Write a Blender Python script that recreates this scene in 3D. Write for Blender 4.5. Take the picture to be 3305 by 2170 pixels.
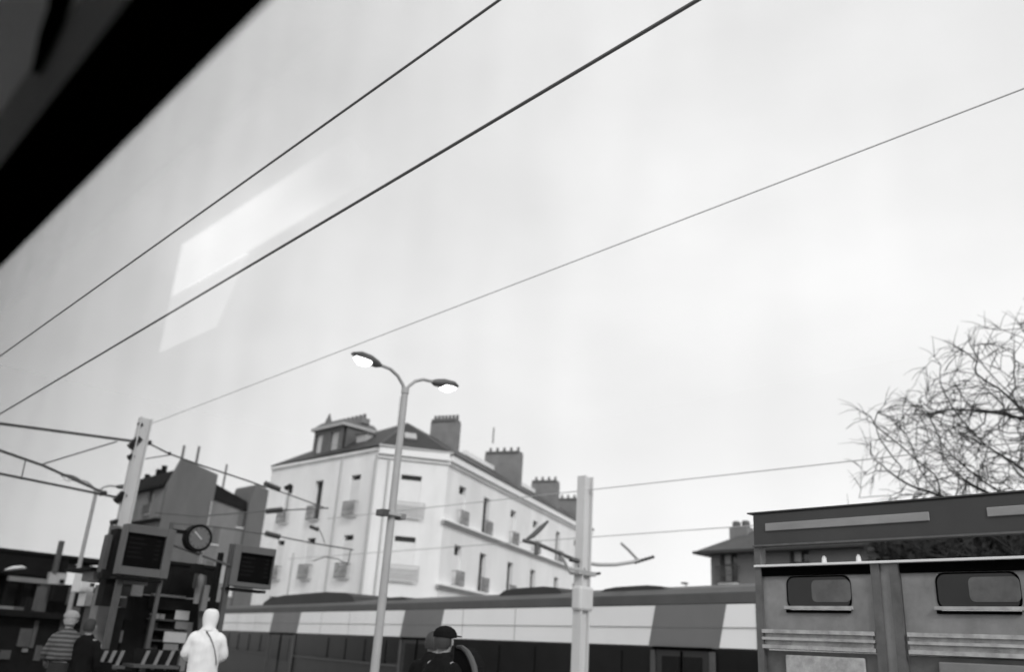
import bpy, math, random
from mathutils import Vector, Matrix, noise
random.seed(7)
S = bpy.context.scene
for o in list(bpy.data.objects): bpy.data.objects.remove(o)

# ------------------------------------------------------------ camera
EYE = Vector((0, 0, 1.45))
RM = Matrix(((0.6851614674707739, 0.21567773838050722, 0.6957275879684268),
             (0.7258289810640607, -0.2822087224646288, -0.6273201154214565),
             (0.061041410049268885, 0.9347948171293803, -0.34990369550384204)))
FPX = 2783.0
cam = bpy.data.cameras.new('camera'); cam_o = bpy.data.objects.new('camera', cam)
S.collection.objects.link(cam_o); S.camera = cam_o
cam_o.matrix_world = Matrix.Translation(EYE) @ RM.to_4x4()
cam.sensor_fit = 'HORIZONTAL'; cam.sensor_width = 36.0; cam.lens = 36.0 * FPX / 3305.0
cam.clip_start = 0.02; cam.clip_end = 3000
cam.dof.use_dof = True; cam.dof.focus_distance = 5.2; cam.dof.aperture_fstop = 1.45

# ------------------------------------------------------------ sky, sun, exposure
SUN_EL, SUN_AZ = math.radians(36), math.radians(-24)    # behind the camera, to its right
w = bpy.data.worlds.new('World'); S.world = w; w.use_nodes = True
nt = w.node_tree; nt.nodes.clear(); N = nt.nodes.new; LK = nt.links.new
out = N('ShaderNodeOutputWorld'); bg = N('ShaderNodeBackground'); bg.inputs[1].default_value = 0.1
sky = N('ShaderNodeTexSky'); sky.sky_type = 'NISHITA'; sky.sun_disc = False
sky.sun_elevation = SUN_EL; sky.sun_rotation = math.radians(90) - SUN_AZ
bw = N('ShaderNodeRGBToBW'); LK(sky.outputs[0], bw.inputs[0])
tc = N('ShaderNodeTexCoord')
mp = N('ShaderNodeMapping'); mp.inputs['Scale'].default_value = (1.0, 1.0, 2.2)
mp.inputs['Rotation'].default_value = (0.2, 0.35, 0.4)
LK(tc.outputs['Generated'], mp.inputs[0])
nz = N('ShaderNodeTexNoise'); nz.inputs['Scale'].default_value = 1.9; nz.inputs['Detail'].default_value = 6
nz.inputs['Roughness'].default_value = 0.45
LK(mp.outputs[0], nz.inputs['Vector'])
cl = N('ShaderNodeMapRange')                              # cloud deck brightness
cl.inputs[1].default_value = 0.3; cl.inputs[2].default_value = 0.7
cl.inputs[3].default_value = 7.5; cl.inputs[4].default_value = 9.3
LK(nz.outputs[0], cl.inputs[0])
mx = N('ShaderNodeMix'); mx.data_type = 'FLOAT'; mx.inputs[0].default_value = 0.86   # overcast veil over the clear sky
LK(bw.outputs[0], mx.inputs[2]); LK(cl.outputs[0], mx.inputs[3])
LK(mx.outputs[0], bg.inputs[0]); LK(bg.outputs[0], out.inputs[0])
sun = bpy.data.lights.new('sun', 'SUN'); sun.energy = 1.5; sun.angle = math.radians(14); sun.color = (1, 1, 1)
so = bpy.data.objects.new('sun', sun); S.collection.objects.link(so)
sd = Vector((math.cos(SUN_EL)*math.cos(SUN_AZ), math.cos(SUN_EL)*math.sin(SUN_AZ), math.sin(SUN_EL)))
so.rotation_euler = sd.to_track_quat('Z', 'Y').to_euler()
S.view_settings.view_transform = 'Standard'; S.view_settings.look = 'None'
S.view_settings.exposure = 0.45; S.view_settings.gamma = 1.0
S.view_settings.use_curve_mapping = False
S.render.engine = 'CYCLES'
S.cycles.max_bounces = 8; S.cycles.transparent_max_bounces = 16

# ------------------------------------------------------------ helpers
def ray(px, py):
    return (RM @ Vector((px - 1652.5, -(py - 1085.0), -FPX))).normalized()
def PX(px, py, X):
    r = ray(px, py); return EYE + r * (X / r.x)
def PY(px, py, Y):
    r = ray(px, py); return EYE + r * (Y / r.y)
def PZ(px, py, Z):
    r = ray(px, py); return EYE + r * ((Z - EYE.z) / r.z)

def mat(name, v, rough=0.8, amp=0.15, scale=3.0, metal=0.0, bump=0.0, streak=0.0, spec=0.5):
    m = bpy.data.materials.new(name); m.use_nodes = True
    n = m.node_tree; b = n.nodes['Principled BSDF']
    b.inputs['Roughness'].default_value = rough; b.inputs['Metallic'].default_value = metal
    b.inputs['Specular IOR Level'].default_value = spec
    t = n.nodes.new('ShaderNodeTexCoord'); q = n.nodes.new('ShaderNodeTexNoise')
    q.inputs['Scale'].default_value = scale; q.inputs['Detail'].default_value = 8
    q.inputs['Roughness'].default_value = 0.65
    if streak:
        g = n.nodes.new('ShaderNodeMapping'); g.inputs['Scale'].default_value = (1, 1, streak)
        n.links.new(t.outputs['Object'], g.inputs[0]); n.links.new(g.outputs[0], q.inputs['Vector'])
    else:
        n.links.new(t.outputs['Object'], q.inputs['Vector'])
    r = n.nodes.new('ShaderNodeMapRange'); r.inputs[1].default_value = 0.25; r.inputs[2].default_value = 0.75
    r.inputs[3].default_value = v*(1-amp); r.inputs[4].default_value = v*(1+amp)
    n.links.new(q.outputs[0], r.inputs[0]); n.links.new(r.outputs[0], b.inputs['Base Color'])
    if bump:
        u = n.nodes.new('ShaderNodeBump'); u.inputs['Strength'].default_value = bump; u.inputs['Distance'].default_value = 0.02
        n.links.new(q.outputs[0], u.inputs['Height']); n.links.new(u.outputs[0], b.inputs['Normal'])
    return m
def emis(name, v, s):
    m = bpy.data.materials.new(name); m.use_nodes = True; b = m.node_tree.nodes['Principled BSDF']
    b.inputs['Base Color'].default_value = (v, v, v, 1)
    b.inputs['Emission Color'].default_value = (1, 1, 1, 1); b.inputs['Emission Strength'].default_value = s
    return m
M = dict(
    stucco=mat('stucco', 0.78, .9, .14, .6, bump=.2, streak=.25), cornice=mat('cornice_stone', .82, .85, .06, 1),
    sidestucco=mat('side_stucco', 0.85, .9, .16, .6, streak=.25),
    slate=mat('slate', 0.03, .6, .3, 1.6), zinc=mat('zinc', .42, .5, .15, 1.0), dzinc=mat('dark_zinc', .11, .6, .25, 1),
    chimney=mat('chimney_render', 0.2, .95, .2, 1.5), pot=mat('clay_pot', .12, .9, .2, 6),
    shutter=mat('shutter', .76, .7, .05, 2), dark=mat('dark_opening', .02, .3, .2, 2), pane=mat('window_pane', .05, .08, .1, 1, spec=.6),
    curtain=mat('curtain', .6, .9, .1, 6), iron=mat('wrought_iron', .06, .5, .2, 8), chamiron=mat('painted_iron', .42, .6, .1, 8), paleiron=mat('pale_iron', 0.1, .6, .1, 8),
    gwall=mat('grey_party_wall', 0.14, .95, .2, .5, streak=.3), gfac=mat('grey_facade', 0.2, .95, .2, .6, streak=.3), groof=mat('grey_roof', .014, .8, .4, 1.5, spec=.1),
    hwall=mat('house_wall', 0.2, .95, .15, .6), hroof=mat('house_roof', 0.07, .8, .3, 2),
    post=mat('galvanised', 0.36, .5, .12, 3), mast=mat('mast_paint', 0.58, .6, .12, 2, streak=.2), insul=mat('insulator', .05, .3, .2, 9),
    wire=mat('wire', 0.09, .6, .1, 9), wire2=mat('pale_wire', 0.42, .6, .1, 9),
    lamp=emis('lamp_glow', .9, 3), lampdim=emis('lamp_glow_dim', .8, .35), lampbody=mat('lamp_body', .09, .5, .15, 5),
    troof=mat('train_roof', 0.085, .7, .2, .8), tband=mat('train_white', 0.9, .45, .07, .5, streak=.3), tgrey=mat('train_grey', 0.17, .5, .1, .8),
    tdark=mat('train_window_band', .008, .3, .5, 1.2, spec=.12), tbody=mat('train_lower', 0.016, .5, .3, .7),
    tfair=mat('train_fairing', 0.03, .7, .2, 1),
    ballast=mat('ballast', .16, .95, .5, 9, bump=1), plat=mat('platform_asphalt', .16, .95, .2, 4, bump=.4), rail=mat('rail', .2, .35, .2, 4, metal=.8),
    edge=mat('platform_edge', .5, .9, .12, 5), white=mat('white_paint', .8, .5, .05, 3), paper=mat('paper', 0.5, .8, .08, 12),
    screen=mat('board_screen', .003, .6, .3, 3, spec=.05), bframe=mat('board_frame', 0.1, .6, .12, 3), bdark=mat('dark_steel', .006, .7, .2, 4, spec=.1), text=mat('screen_text', 0.014, .7, .2, 5, spec=.05),
    clockface=mat('clock_face', 0.12, .4, .12, 5), hand=mat('clock_hand', .45, .5, .05, 5),
    kdark=mat('kiosk_dark', .011, .8, .4, 5, spec=.1), kmid=mat('kiosk_mid', 0.075, .7, .25, 4), klight=mat('kiosk_light', 0.2, .7, .2, 4), klite2=mat('kiosk_pale', 0.42, .7, .12, 4),
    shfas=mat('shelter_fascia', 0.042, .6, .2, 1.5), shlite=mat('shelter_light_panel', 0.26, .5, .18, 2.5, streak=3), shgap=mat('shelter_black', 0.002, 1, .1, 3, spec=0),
    shpanel=mat('shelter_panel', 0.21, .45, .38, 3.2), shdark=mat('shelter_reflection_dark', 0.012, .3, .3, 3), shpale=mat('shelter_pale', 0.38, .6, .45, 9), shrail=mat('shelter_rail', .72, .4, .06, 5),
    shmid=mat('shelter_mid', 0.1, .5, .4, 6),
    bark=mat('bark', 0.03, .95, .3, 5), leaf=mat('dark_leaf', 0.02, .8, .4, 3),
    skin=mat('skin', 0.28, .6, .05, 8), coatw=mat('white_cloth', .80, .85, .04, 6), coatd=mat('black_cloth', .010, .95, .3, 6, spec=.05), hair=mat('hair', .03, .7, .2, 20), greyhair=mat('grey_hair', .35, .8, .1, 20),
    jeans=mat('trousers', 0.02, .9, .2, 6), shoe=mat('shoe', .04, .6, .2, 6), bag=mat('grey_bag', 0.08, .8, .1, 6), bagrim=mat('bag_rim', 0.07, .7, .1, 8),
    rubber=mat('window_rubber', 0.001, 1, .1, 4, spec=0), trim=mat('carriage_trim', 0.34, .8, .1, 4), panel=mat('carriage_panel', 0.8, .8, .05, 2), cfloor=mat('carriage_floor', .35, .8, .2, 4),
    ceil=mat('carriage_ceiling', .6, .9, .05, 2), inside=mat('carriage_inside', 0.02, .9, .1, 2), diff=emis('lamp_diffuser', .8, .32), tube=emis('lamp_tube', .9, 1.0),
)
# striped knit
def stripes():
    m = bpy.data.materials.new('striped_knit'); m.use_nodes = True; n = m.node_tree; b = n.nodes['Principled BSDF']
    b.inputs['Roughness'].default_value = .95
    t = n.nodes.new('ShaderNodeTexCoord'); wv = n.nodes.new('ShaderNodeTexWave'); wv.bands_direction = 'Z'
    wv.inputs['Scale'].default_value = 5.2; wv.inputs['Distortion'].default_value = .8; wv.inputs['Detail'].default_value = 2
    r = n.nodes.new('ShaderNodeMapRange'); r.inputs[1].default_value = .3; r.inputs[2].default_value = .7
    r.inputs[3].default_value = .05; r.inputs[4].default_value = .15
    n.links.new(t.outputs['Object'], wv.inputs[0]); n.links.new(wv.outputs['Fac'], r.inputs[0]); n.links.new(r.outputs[0], b.inputs['Base Color'])
    return m
M['stripes'] = stripes()
# glass pane of the carriage: transparent with a Fresnel reflection
g = bpy.data.materials.new('carriage_glass'); g.use_nodes = True; n = g.node_tree; n.nodes.clear()
o_ = n.nodes.new('ShaderNodeOutputMaterial'); ms = n.nodes.new('ShaderNodeMixShader'); tr = n.nodes.new('ShaderNodeBsdfTransparent')
gl = n.nodes.new('ShaderNodeBsdfGlossy'); gl.inputs['Roughness'].default_value = .015; fr = n.nodes.new('ShaderNodeFresnel'); fr.inputs[0].default_value = 1.5
ge = n.nodes.new('ShaderNodeNewGeometry'); io = n.nodes.new('ShaderNodeMapRange')      # same index from either side
io.inputs[3].default_value = 1.5; io.inputs[4].default_value = 1/1.5
n.links.new(ge.outputs['Backfacing'], io.inputs[0]); n.links.new(io.outputs[0], fr.inputs[0])
n.links.new(fr.outputs[0], ms.inputs[0]); n.links.new(tr.outputs[0], ms.inputs[1]); n.links.new(gl.outputs[0], ms.inputs[2]); n.links.new(ms.outputs[0], o_.inputs[0])
gc = n.nodes.new('ShaderNodeTexCoord'); gm = n.nodes.new('ShaderNodeMapping'); gm.inputs['Scale'].default_value = (7, 1, 1.6)
gn = n.nodes.new('ShaderNodeTexNoise'); gn.inputs['Scale'].default_value = 2.2; gn.inputs['Detail'].default_value = 9; gn.inputs['Roughness'].default_value = .7
gr = n.nodes.new('ShaderNodeMapRange'); gr.inputs[1].default_value = .3; gr.inputs[2].default_value = .62; gr.inputs[3].default_value = .93; gr.inputs[4].default_value = .99
n.links.new(gc.outputs['Object'], gm.inputs[0]); n.links.new(gm.outputs[0], gn.inputs['Vector']); n.links.new(gn.outputs[0], gr.inputs[0]); n.links.new(gr.outputs[0], tr.inputs[0])   # dried rain marks
M['glass'] = g

LOC = {}
def thing(name, loc, label, cat, group=None):
    o = bpy.data.objects.new(name, None); S.collection.objects.link(o)
    o.location = loc; o['label'] = label; o['category'] = cat; o.empty_display_size = .3
    if group: o['group'] = group
    LOC[o.name] = Vector(loc); return o
def tag(o, label, cat, group=None):
    o['label'] = label; o['category'] = cat
    if group: o['group'] = group
    return o
class MB:
    def __init__(s): s.v = []; s.f = []; s.smooth = False
    def poly(s, pts):
        i = len(s.v); s.v += [Vector(p) for p in pts]; s.f.append(list(range(i, i+len(pts)))); return s
    def hexa(s, p):       # 8 points: bottom 4 ccw, top 4 ccw
        i = len(s.v); s.v += [Vector(q) for q in p]
        for f in ((3,2,1,0),(4,5,6,7),(0,1,5,4),(1,2,6,5),(2,3,7,6),(3,0,4,7)): s.f.append([i+k for k in f])
        return s
    def box(s, x0, x1, y0, y1, z0, z1):
        x0, x1 = sorted((x0, x1)); y0, y1 = sorted((y0, y1)); z0, z1 = sorted((z0, z1))
        return s.hexa([(x0,y0,z0),(x1,y0,z0),(x1,y1,z0),(x0,y1,z0),(x0,y0,z1),(x1,y0,z1),(x1,y1,z1),(x0,y1,z1)])
    def fbox(s, F, u0, u1, d0, d1, z0, z1):   # box in a frame F(u, d, z)
        return s.hexa([F(u0,d0,z0),F(u1,d0,z0),F(u1,d1,z0),F(u0,d1,z0),F(u0,d0,z1),F(u1,d0,z1),F(u1,d1,z1),F(u0,d1,z1)])
    def prism(s, bot, top):
        k = len(bot); i = len(s.v); s.v += [Vector(q) for q in bot] + [Vector(q) for q in top]
        s.f.append([i+j for j in reversed(range(k))]); s.f.append([i+k+j for j in range(k)])
        for j in range(k):
            a, b = j, (j+1) % k; s.f.append([i+a, i+b, i+k+b, i+k+a])
        return s
    def tube(s, pts, rad, k=8, cap=True):
        pts = [Vector(p) for p in pts]; n_ = len(pts)
        if not hasattr(rad, '__len__'): rad = [rad]*n_
        i = len(s.v); ref = None
        for a, p in enumerate(pts):
            d = (pts[min(a+1, n_-1)] - pts[max(a-1, 0)]).normalized()
            if ref is None: ref = Vector((0,0,1)) if abs(d.z) < .9 else Vector((1,0,0))
            x = (ref - d*ref.dot(d)).normalized(); y = d.cross(x); ref = x
            for j in range(k):
                t = 2*math.pi*j/k; s.v.append(p + (x*math.cos(t) + y*math.sin(t))*rad[a])
        for a in range(n_-1):
            for j in range(k):
                b = (j+1) % k; s.f.append([i+a*k+j, i+a*k+b, i+(a+1)*k+b, i+(a+1)*k+j])
        if cap: s.f.append([i+j for j in reversed(range(k))]); s.f.append([i+(n_-1)*k+j for j in range(k)])
        s.smooth = True; return s
    def rings(s, rings, k=16, cap=True):      # rings: list of (centre, ax, ay) with ax, ay vectors
        i = len(s.v)
        for c, ax, ay in rings:
            for j in range(k):
                t = 2*math.pi*j/k; s.v.append(Vector(c) + Vector(ax)*math.cos(t) + Vector(ay)*math.sin(t))
        m_ = len(rings)
        for a in range(m_-1):
            for j in range(k):
                b = (j+1) % k; s.f.append([i+a*k+j, i+a*k+b, i+(a+1)*k+b, i+(a+1)*k+j])
        if cap: s.f.append([i+j for j in reversed(range(k))]); s.f.append([i+(m_-1)*k+j for j in range(k)])
        s.smooth = True; return s
    def build(s, name, m, parent=None, kind=None, label=None, bevel=0, base=None):
        off = LOC[parent.name] if parent else (Vector(base) if base else Vector((0,0,0)))
        me = bpy.data.meshes.new(name); me.from_pydata([tuple(p-off) for p in s.v], [], s.f); me.materials.append(M[m] if isinstance(m, str) else m)
        if s.smooth:
            for p in me.polygons: p.use_smooth = True
            try: me.set_sharp_from_angle(angle=math.radians(40))
            except Exception: pass
        me.update()
        o = bpy.data.objects.new(name, me); S.collection.objects.link(o)
        if parent:
            # parent may itself be a part: coordinates are kept relative to the thing's base
            o.parent = parent; LOC[o.name] = off
        else:
            o.location = off; LOC[o.name] = off
        if bevel:
            bm_ = o.modifiers.new('bevel', 'BEVEL'); bm_.width = bevel; bm_.segments = 2; bm_.limit_method = 'ANGLE'
        if kind: o['kind'] = kind
        if label: o['label'] = label
        return o
def kids(o): return [c for c in bpy.data.objects if c.parent == o]
def copy_tree(o, parent=None):
    c = o.copy(); S.collection.objects.link(c); c.parent = parent
    for ch in kids(o): copy_tree(ch, c)
    return c

# ------------------------------------------------------------ ground
MB().poly([(-1500,-1500,-.95),(1500,-1500,-.95),(1500,1500,-.95),(-1500,1500,-.95)]).build('ground', 'ballast', kind='structure')
MB().box(-120, 40, 4.25, 10.7, -.94, 0).build('platform', 'plat', kind='structure')
MB().box(-120, 40, 4.22, 4.62, .004, .012).build('platform_edge', 'edge', kind='structure')
MB().box(-120, 40, 10.33, 10.73, .004, .012).build('platform_edge', 'edge', kind='structure')
r_ = MB()
for yc in (2.6, 12.9):
    for sgn in (-.75, .75): r_.box(-120, 40, yc+sgn-.035, yc+sgn+.035, -.93, -.78)
r_.build('track_rails', 'rail', kind='structure')
s_ = MB()
for yc in (2.6, 12.9):
    for i in range(-100, 50): s_.box(i*.62, i*.62+.26, yc-1.3, yc+1.3, -.94, -.86)
s_.build('track_sleepers', 'edge', kind='structure')

# ------------------------------------------------------------ corner apartment building
def frame(P, Q):
    P = Vector((P[0], P[1], 0)); Q = Vector((Q[0], Q[1], 0)); u = (Q-P).normalized(); nrm = Vector((u.y, -u.x, 0))
    if nrm.dot(EYE-P) < 0: nrm = -nrm
    return (lambda a, d, z: P + u*a + nrm*d + Vector((0,0,z))), (Q-P).length
def facade(F, L, z0, z1, ops, depth=.28):
    m = MB(); us = sorted({0, L} | {o[0] for o in ops} | {o[1] for o in ops}); zs = sorted({z0, z1} | {o[2] for o in ops} | {o[3] for o in ops})
    for a in range(len(us)-1):
        for b in range(len(zs)-1):
            uc, zc = (us[a]+us[a+1])/2, (zs[b]+zs[b+1])/2
            if any(o[0] < uc < o[1] and o[2] < zc < o[3] for o in ops): continue
            m.poly([F(us[a],0,zs[b]), F(us[a+1],0,zs[b]), F(us[a+1],0,zs[b+1]), F(us[a],0,zs[b+1])])
    for u0, u1, a, b in ops:
        m.poly([F(u0,0,a),F(u0,0,b),F(u0,-depth,b),F(u0,-depth,a)]); m.poly([F(u1,0,a),F(u1,0,b),F(u1,-depth,b),F(u1,-depth,a)])
        m.poly([F(u0,0,b),F(u1,0,b),F(u1,-depth,b),F(u0,-depth,b)]); m.poly([F(u0,0,a),F(u1,0,a),F(u1,-depth,a),F(u0,-depth,a)])
    return m
Lc, Ac, Bc, Fc = (-52.22, 26.64), (-40.82, 27.2), (-38.8, 30.69), (-51.1, 56.69)
ZE = 12.3
bd = thing('apartment_building', (-44, 32, -.95), 'white rendered corner apartment block with slate roof and chimney stacks behind the train', 'building')
def balcony(F, u0, u1, z, m, win, h=.78, d=.3):
    b = MB(); n_ = max(6, int((u1-u0)/.11))
    for zz in (z, z+h*.45, z+h): b.fbox(F, u0, u1, d-.03, d, zz, zz+.035)
    for i in range(n_+1):
        u = u0 + (u1-u0)*i/n_; b.fbox(F, u-.016, u+.016, d-.025, d-.005, z, z+h)
        if i < n_:
            uc = u + (u1-u0)/n_/2
            b.tube([F(uc+.045*math.cos(t), d-.015, z+h*.7+.07*math.sin(t)) for t in [k*math.pi/3 for k in range(7)]], .009, 4, False)
    for u in (u0, u1): b.fbox(F, u-.012, u+.012, 0, d, z+h-.03, z+h); b.fbox(F, u-.012, u+.012, 0, d, z, z+.03)
    b.smooth = False
    return b.build('railing', m, win)
def window(F, u0, u1, z0, z1, mode, parent, rail=None, wide=.1, rec=0):
    fr_ = MB(); d = -.25
    for a in ((u0, u0+.07), (u1-.07, u1), ((u0+u1)/2-.035, (u0+u1)/2+.035)): fr_.fbox(F, a[0], a[1], d-.05, d, z0, z1)
    for a in ((z0, z0+.09), (z1-.07, z1), (z0+(z1-z0)*.55, z0+(z1-z0)*.55+.05)): fr_.fbox(F, u0, u1, d-.045, d-.004, a[0], a[1])
    w_ = fr_.build('window', 'kmid', parent)
    MB().fbox(F, u0, u1, d-.08, d-.06, z0, z1).build('pane', 'pane', w_)
    if mode == 'shut' or mode == 'low':
        zt = z1 - (.38 if mode == 'shut' else .55); sh = MB(); k = z0 + .02
        while k < zt:
            sh.hexa([F(u0+.005,-.02-rec,k),F(u1-.005,-.02-rec,k),F(u1-.005,-.05-rec,k),F(u0+.005,-.05-rec,k),F(u0+.005,-.035-rec,k+.115),F(u1-.005,-.035-rec,k+.115),F(u1-.005,-.06-rec,k+.115),F(u0+.005,-.06-rec,k+.115)]); k += .12
        sh.build('shutter', 'shutter', w_)
    elif mode == 'curtain':
        MB().fbox(F, u0+.08, u0+(u1-u0)*.47, d-.055, d-.05, z0+.1, z1-.1).build('curtain', 'curtain', w_)
    MB().fbox(F, u0-.08, u1+.08, 0, .09, z0-.09, z0).build('sill', 'cornice', w_)
    if rail: balcony(F, u0-wide, u1+wide, z0-.02, rail, w_)
rowtops = [10.86, 7.42, 4.08]
# left face
FL, LL = frame(Lc, Ac)
opsL = []
for zt in rowtops:
    for uc, hw in ((2.45, .42), (5.78, .43), (9.5, .46)): opsL.append((uc-hw, uc+hw, zt-2.35, zt))
for uc in (2.45, 5.78, 9.5): opsL.append((uc-.5, uc+.5, -.6, 1.0))
facade(FL, LL, -.95, ZE, opsL).build('wall', 'sidestucco', bd)
for i, o_ in enumerate(opsL):
    mode = 'shut'
    if i == 1: mode = 'open'
    if i == 0: mode = 'low'
    window(FL, *o_, mode, bd, ('iron' if i == 1 else 'paleiron') if i < 9 else None)
# chamfer
FM, LM = frame(Ac, Bc)
opsM = [(1.42, 2.58, zt-2.35, zt) for zt in rowtops] + [(1.2, 2.8, -.6, 1.4)]
facade(FM, LM, -.95, ZE, opsM).build('wall', 'stucco', bd)
for i, o_ in enumerate(opsM): window(FM, *o_, 'shut', bd, 'chamiron' if i < 3 else None, .3)
# right face
FR, LR = frame(Bc, Fc)
cols = [2.25, 5.95, 10.6, 15.0, 20.2, 24.8]
opsR = [(c-.5, c+.5, zt-2.25, zt) for zt in rowtops for c in cols] + [(c-.6, c+.6, -.6, 1.2) for c in cols]
facade(FR, LR, -.95, ZE, opsR).build('wall', 'stucco', bd)
for i, o_ in enumerate(opsR):
    mode = 'open' if i in (1, 4, 7, 8, 9, 10, 13, 14, 15) else 'low'
    window(FR, *o_, mode, bd, 'paleiron' if i < 18 else None, .08, .12)
# back walls
bk = MB(); a1 = FR(LR,-8,0); a2 = FR(3,-8,0); a3 = FL(0,-6.3,0)
for p, q in ((FR(LR,0,0), a1), (a1, a2), (a2, Vector((a2.x, a3.y, 0))), (Vector((a2.x, a3.y, 0)), a3), (a3, FL(0,0,0))):
    bk.poly([(p.x,p.y,-.95),(q.x,q.y,-.95),(q.x,q.y,ZE),(p.x,p.y,ZE)])
bk.build('wall', 'sidestucco', bd)
# cornices and belts
for F, L_, off in ((FM, LM, .0), (FR, LR, .0)):
    MB().fbox(F, -.02, L_+.02, 0, .28, ZE-.42, ZE+.02).build('cornice', 'cornice', bd)
    MB().fbox(F, 0, L_, 0, .12, ZE-.62, ZE-.44).build('moulding', 'stucco', bd)
MB().fbox(FL, 0, LL, 0, .12, ZE-.2, ZE+.02).build('cornice', 'sidestucco', bd)
for zb in (8.62, 5.12):
    MB().fbox(FR, -.25, LR, 0.002, .3, zb-.15, zb-.05).build('belt_course', 'cornice', bd)
    MB().fbox(FR, -.2, LR, 0.002, .14, zb-.3, zb-.16).build('belt_course', 'zinc', bd)
MB().tube([FM(-.12,.12,-.9), FM(-.12,.12,ZE-.5)], .055).build('drainpipe', 'zinc', bd)
MB().tube([FM(.62,.08,-.9), FM(.62,.08,ZE-.65)], .05).build('drainpipe', 'zinc', bd)
MB().tube([FL(8.0,.1,-.9), FL(8.0,.1,ZE-.3)], .045).build('drainpipe', 'zinc', bd)
MB().tube([FL(4.2,.1,-.9), FL(4.2,.1,6.6)], .04).build('drainpipe', 'zinc', bd)
# roof
def up(v, z): return Vector((v[0], v[1], z))
T = Vector((-41.6, 29.5, 14.3)); T2 = Vector((-51.6, 29.8, 14.2)); ov = .15
RT = T + Vector((-.428, .904, 0))*28.6
eL, eA, eB, eF = up(FL(0,ov,0),ZE+.03), up(FL(LL+.05,ov,0),ZE+.03), up(FR(-.05,.3,0),ZE+.03), up(FR(LR,.3,0),ZE+.03)
eA = up(FM(-.05,.3,0), ZE+.03)
bL = Vector((-52.2, 33.0, ZE)); bM = up(FR(6,-7.2,0), ZE); bF = up(FR(LR,-7.2,0), ZE)
for nm, pts in (('roof', [eL, eA, T, T2]), ('roof', [eA, eB, T]), ('roof', [eB, eF, RT, T]), ('roof', [T2, T, bM, bL]), ('roof', [T, RT, bF, bM])):
    c = sum(pts, Vector())/len(pts); nn = (pts[1]-pts[0]).cross(pts[2]-pts[0]).normalized(); nn = nn if nn.z > 0 else -nn
    MB().prism([p - nn*.08 for p in pts], [p + nn*.02 for p in pts]).build(nm, 'slate', bd)
MB().poly([eL, T2, bL]).build('gable', 'sidestucco', bd)
MB().tube([T2, T], .07, 6).build('ridge', 'zinc', bd); MB().tube([T, eA], .05, 6).build('ridge', 'dzinc', bd)
MB().tube([T, eB], .05, 6).build('ridge', 'dzinc', bd); MB().tube([T, RT], .06, 6).build('ridge', 'dzinc', bd)
MB().tube([eA, eB], .08, 8).build('gutter', 'zinc', bd); MB().tube([eB, eF], .08, 8).build('gutter', 'dzinc', bd)
# skylight on the chamfer roof
q0 = T.lerp(eA.lerp(eB, .45), .55); nn = (eB-eA).cross(T-eA).normalized(); nn = nn if nn.z > 0 else -nn; uu = (eB-eA).normalized(); vv = nn.cross(uu)
MB().prism([q0+uu*a*.35+vv*b*.3+nn*.02 for a, b in ((-1,-1),(1,-1),(1,1),(-1,1))], [q0+uu*a*.35+vv*b*.3+nn*.12 for a, b in ((-1,-1),(1,-1),(1,1),(-1,1))]).build('skylight', 'zinc', bd)
# raised party walls with pale copings across the right wing
for u0, u1 in ((9.6, 15.4), (17.3, 23.6)):
    rd = (RT-T).normalized()
    p, q = T + rd*(u0-1.3), T + rd*(u1-1.3); nz_ = Vector((.904,.428,0))
    MB().prism([p-nz_*.15, p+nz_*.15, q+nz_*.15, q-nz_*.15], [p-nz_*.15+Vector((0,0,.32)), p+nz_*.15+Vector((0,0,.32)), q+nz_*.15+Vector((0,0,.32)), q-nz_*.15+Vector((0,0,.32))]).build('coping', 'cornice', bd)
# chimney stacks crossing the ridge
def stack(pl, pr, zt, u, npots, hood=False):
    # pl, pr: picture columns of the stack's two edges; stands across the ridge at distance u along the wing
    Ou = FR(u, 0, 0); dv = FR(u, -1, 0) - Ou
    def off(px, py):     # offset behind the facade, in the vertical plane across the wing
        nP = (FR(u+1,0,0)-Ou); rr = ray(px, py); t = (Ou-EYE).dot(nP)/rr.dot(nP); return ((EYE+rr*t)-Ou).dot(dv), (EYE+rr*t).z
    d0, z_ = off(pl[0], pl[1]); d1, z2 = off(pr[0], pr[1]); z = (z_+z2)/2
    c = MB().fbox(FR, u, u+.75, -d0, -d1, ZE-.5, z-.25).build('chimney', 'chimney', bd)
    MB().fbox(FR, u-.06, u+.81, -d0+.06, -d1-.06, z-.25, z-.08).build('cap', 'dzinc', c)
    for i in range(npots):
        dd = -(d0+(d1-d0)*(i+.5)/npots); p = FR(u+.37, dd, z-.08)
        MB().tube([p, p+Vector((0,0,.35))], [.11, .09], 8).build('chimney_pot', 'pot', c)
    return c
stack((1392, 1352), (1474, 1348), 0, 4.4, 7)
stack((1566, 1458), (1678, 1450), 0, 13.5, 5)
stack((1716, 1548), (1798, 1548), 0, 22.5, 4)
stack((1800, 1606), (1880, 1606), 0, 29.0, 4)
p = PZ(1577, 1425, 17.5); MB().tube([FR(13.6,-3.2,16.4), FR(13.6,-3.2,17.6)], .05, 6).build('chimney_pipe', 'pot', bd)
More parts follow.
